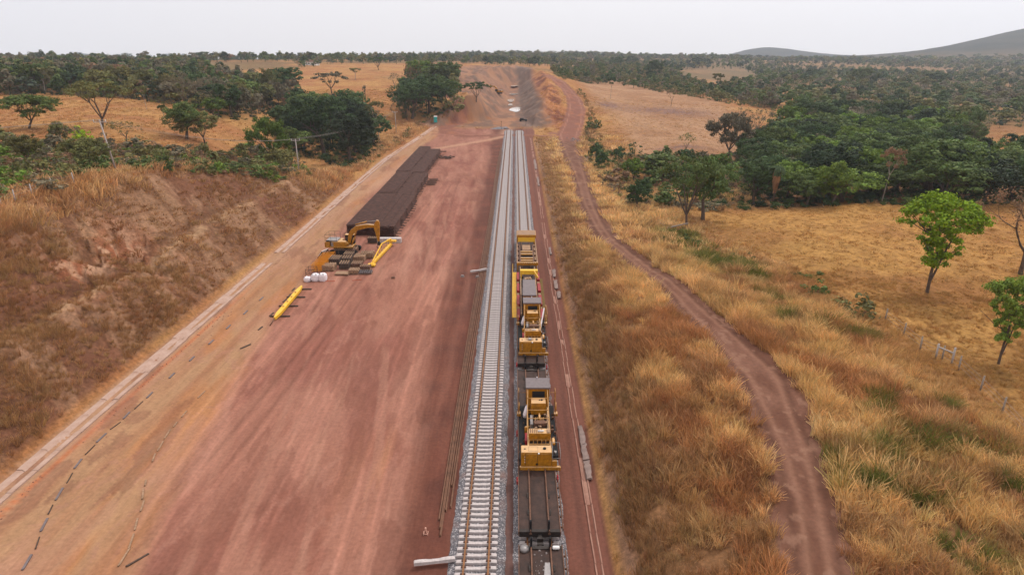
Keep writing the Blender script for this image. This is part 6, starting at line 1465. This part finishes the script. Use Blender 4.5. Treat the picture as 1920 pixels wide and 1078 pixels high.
fence([(1660, 596), (1694, 626), (1726, 652), (1766, 674), (1796, 697), (1837, 733), (1878, 774), (1935, 835)], 1.5, 'old wire fence with greyish posts between the brown verge and the yellow pasture', 'barkpale')
fence([(-60, 398), (3, 386), (29, 378), (60, 366), (98, 354), (140, 345)], 1.6, 'wire fence with pale posts along the top of the left cutting', 'pole')
p = at(1769, 676); t = empty('fence_brace', p, R(-40), 'pale H shaped brace at the corner of the old wire fence', 'fence brace')
MB().tube([(-.7, 0, -.3), (-.7, 0, 1.6)], .1, 7).build('post', 'pole', t); MB().tube([(.7, 0, -.3), (.7, 0, 1.6)], .1, 7).build('post', 'pole', t); MB().tube([(-.7, 0, 1.25), (.7, 0, 1.0)], .08, 6).build('crossbar', 'pole', t)
# farmhouse
p = at(583, 123, 300, 1500); k = 5.2; t = empty('farmhouse', p, R(-15), 'tiny white walled farmhouse with a dull red roof below the left skyline', 'house')
MB().box(-7, 7, -3.5, 3.5, -.5, 3).build('wall', 'whitepaint', t)
MB().prism([(-4.2, 2.9), (4.2, 2.9), (0, 5.2)], -7.6, 7.6, 'x').build('roof', 'rust', t)
for x in (-4, 0, 4): MB().box(x - .6, x + .6, -3.56, -3.5, .9, 2.1).build('window', 'glass', t)
MB().box(-2.4, -1.5, -3.56, -3.5, -.3, 2.1).build('door', 'timberdark', t)
# end of the tracks: buffer posts, dark trolley, rock heap
x, y, _ = GZ(981, 228, 0); z = zat(x, y); t = empty('rail_trolley', (x, y, z), R(3), 'dark low rail trolley parked beyond the end of the tracks', 'trolley')
MB().bbox(-1.8, 1.8, -1.0, 1.0, .5, 1.0, .08).build('deck', 'black', t); MB().bbox(-1.5, .2, -.8, .8, 1.0, 1.6, .1).build('engine_cover', 'darkmetal', t)
for a in (-1.3, 1.3):
    for s in (-1, 1): MB().tube([(a, s * 1.0, .4), (a, s * .8, .4)], .4, 10, False).build('wheel', 'black', t)
for (px, py, h, lab) in ((940, 243, 3.4, 'thin dark post left of the track end'), (986, 236, 2.6, 'thin dark post right of the track end')):
    x, y, _ = GZ(px, py, 0); mb = MB().tube([(0, 0, -.3), (.05, 0, h)], .06, 6); mb.box(-.12, .12, -.02, .02, h - .4, h); tag(mb.build('marker_post', 'darkmetal', loc=(x, y, zat(x, y))), lab, 'post')
mb = MB()
for i in range(7):
    a = GZ(948 + i * 1.3, 240, 0); mb.tube([(a[0], 284, .3), (a[0] - 1.5 + jit(1.6), 292 + jit(3), .5 + jit(.3))], .06, 5)
tag(mb.build('loose_rail', 'rust'), 'bundle of crooked loose rails fanning out past the left track end', 'rail bundle')
def rocks(name, px, py, n, sx, sy, s0, s1, lab, mt):
    c_ = at(px, py); mb = MB(); 
    for _ in range(n):
        x, y = c_.x + random.gauss(0, sx), c_.y + random.gauss(0, sy); z = zat(x, y); s = random.uniform(s0, s1); a = random.random() * 3
        v = [(x + math.cos(a + k * 1.26) * s * random.uniform(.7, 1.2), y + math.sin(a + k * 1.26) * s * random.uniform(.7, 1.2), z - .1) for k in range(5)]
        v += [(x + math.cos(a + k * 1.26) * s * random.uniform(.3, .7), y + math.sin(a + k * 1.26) * s * random.uniform(.3, .7), z + s * random.uniform(.5, .9)) for k in range(5)]
        mb.add(v, [(k, (k + 1) % 5, (k + 1) % 5 + 5, k + 5) for k in range(5)] + [(5, 6, 7, 8, 9)])
    tag(mb.build(name, mt), lab, 'rocks', kind='stuff')
rocks('rocks', 1107, 300, 60, 1.2, 2.5, .1, .45, 'pale broken rocks tipped on the right edge of the red road', 'rock')
rocks('rocks', 1165, 350, 90, 2.2, 3.0, .12, .5, 'grey rubble below the thicket right of the red road', 'rock')
rocks('rocks', 1075, 262, 30, .8, 3, .1, .4, 'a few pale stones where the road widens', 'rock')
rocks('rocks', 1155, 378, 70, 1.0, 6, .08, .3, 'pale stones strewn along the right shoulder of the road', 'rock')
# dark ballast heap on the crossing
mb = MB(); x, y, _ = GZ(936, 245, 0); v = []; n = 16
for k in range(n): a = k * 6.283 / n; v.append((x + math.cos(a) * 4.6, y + 6 + math.sin(a) * 2.2, -.1))
for k in range(n): a = k * 6.283 / n; v.append((x + 1.0 + math.cos(a) * 1.9 + jit(.2), y + 6 + math.sin(a) * .8, .75 + jit(.1)))
mb.add(v, [(k, (k + 1) % n, (k + 1) % n + n, k + n) for k in range(n)] + [tuple(range(n, 2 * n))], True); tag(mb.build('gravel_heap', 'ballast'), 'dark gravel heap beside the track end', 'gravel heap')
# puddles and white sheeting in the cutting
def blob(name, cx, cy, rx, ry, z, mt, lab=None, cat=None, kind=None, seed=0, th=.03):
    rnd = random.Random(seed); n = 28; ph = [rnd.uniform(0, 6.28) for _ in range(4)]
    ring = []
    for k in range(n):
        a = k * 6.283 / n; q = 1 + .16 * math.sin(2 * a + ph[0]) + .12 * math.sin(3 * a + ph[1]) + .07 * math.sin(5 * a + ph[2]); ring.append((cx + math.cos(a) * rx * q, cy + math.sin(a) * ry * q))
    mb = MB().add([(x, y, z) for x, y in ring] + [(x, y, z + th) for x, y in ring], [tuple(reversed(range(n))), tuple(range(n, 2 * n))] + [(i, (i + 1) % n, (i + 1) % n + n, i + n) for i in range(n)])
    return tag(mb.build(name, mt), lab, cat, kind=kind)
for i, (px, py, rx, ry) in enumerate(((966, 206, 3.6, 13), (958, 189, 2.0, 16), (963, 177, 3.0, 8), (957, 197, 1.2, 10), (964, 161, 2.4, 16))):
    p = at(px, py); blob('puddle', p.x, p.y, rx, ry, zat(p.x, p.y) + .18, 'water', kind='structure', seed=i)
# dead branches under the twin trunked tree
p = at(1275, 432); mb = MB(); mb.tube([p + Vector((-4.5, -1, .2)), p + Vector((-1.5, 0, .8)), p + Vector((1.5, .5, 1.4))], [.12, .16, .1], 6); mb.tube([p + Vector((-2, 0, .6)), p + Vector((-3.5, 1.5, 1.2))], [.08, .03], 5)
tag(mb.build('fallen_branch', 'barkpale'), 'pale fallen branch lying below the twin trunked tree', 'branch')
# ------------------------------------------------------------------ haze
hm = bpy.data.materials.new('haze air'); hm.use_nodes = True; t_ = hm.node_tree; t_.nodes.remove(t_.nodes['Principled BSDF'])
pv = t_.nodes.new('ShaderNodeVolumePrincipled'); pv.inputs['Density'].default_value = HAZE_DENSITY; pv.inputs['Color'].default_value = (.78, .86, 1.0, 1); pv.inputs['Anisotropy'].default_value = .3
t_.links.new(pv.outputs[0], t_.nodes['Material Output'].inputs['Volume'])
tag(MB().box(-6300, 6300, -6300, 6300, -150, 420).build('haze', hm), kind='stuff')
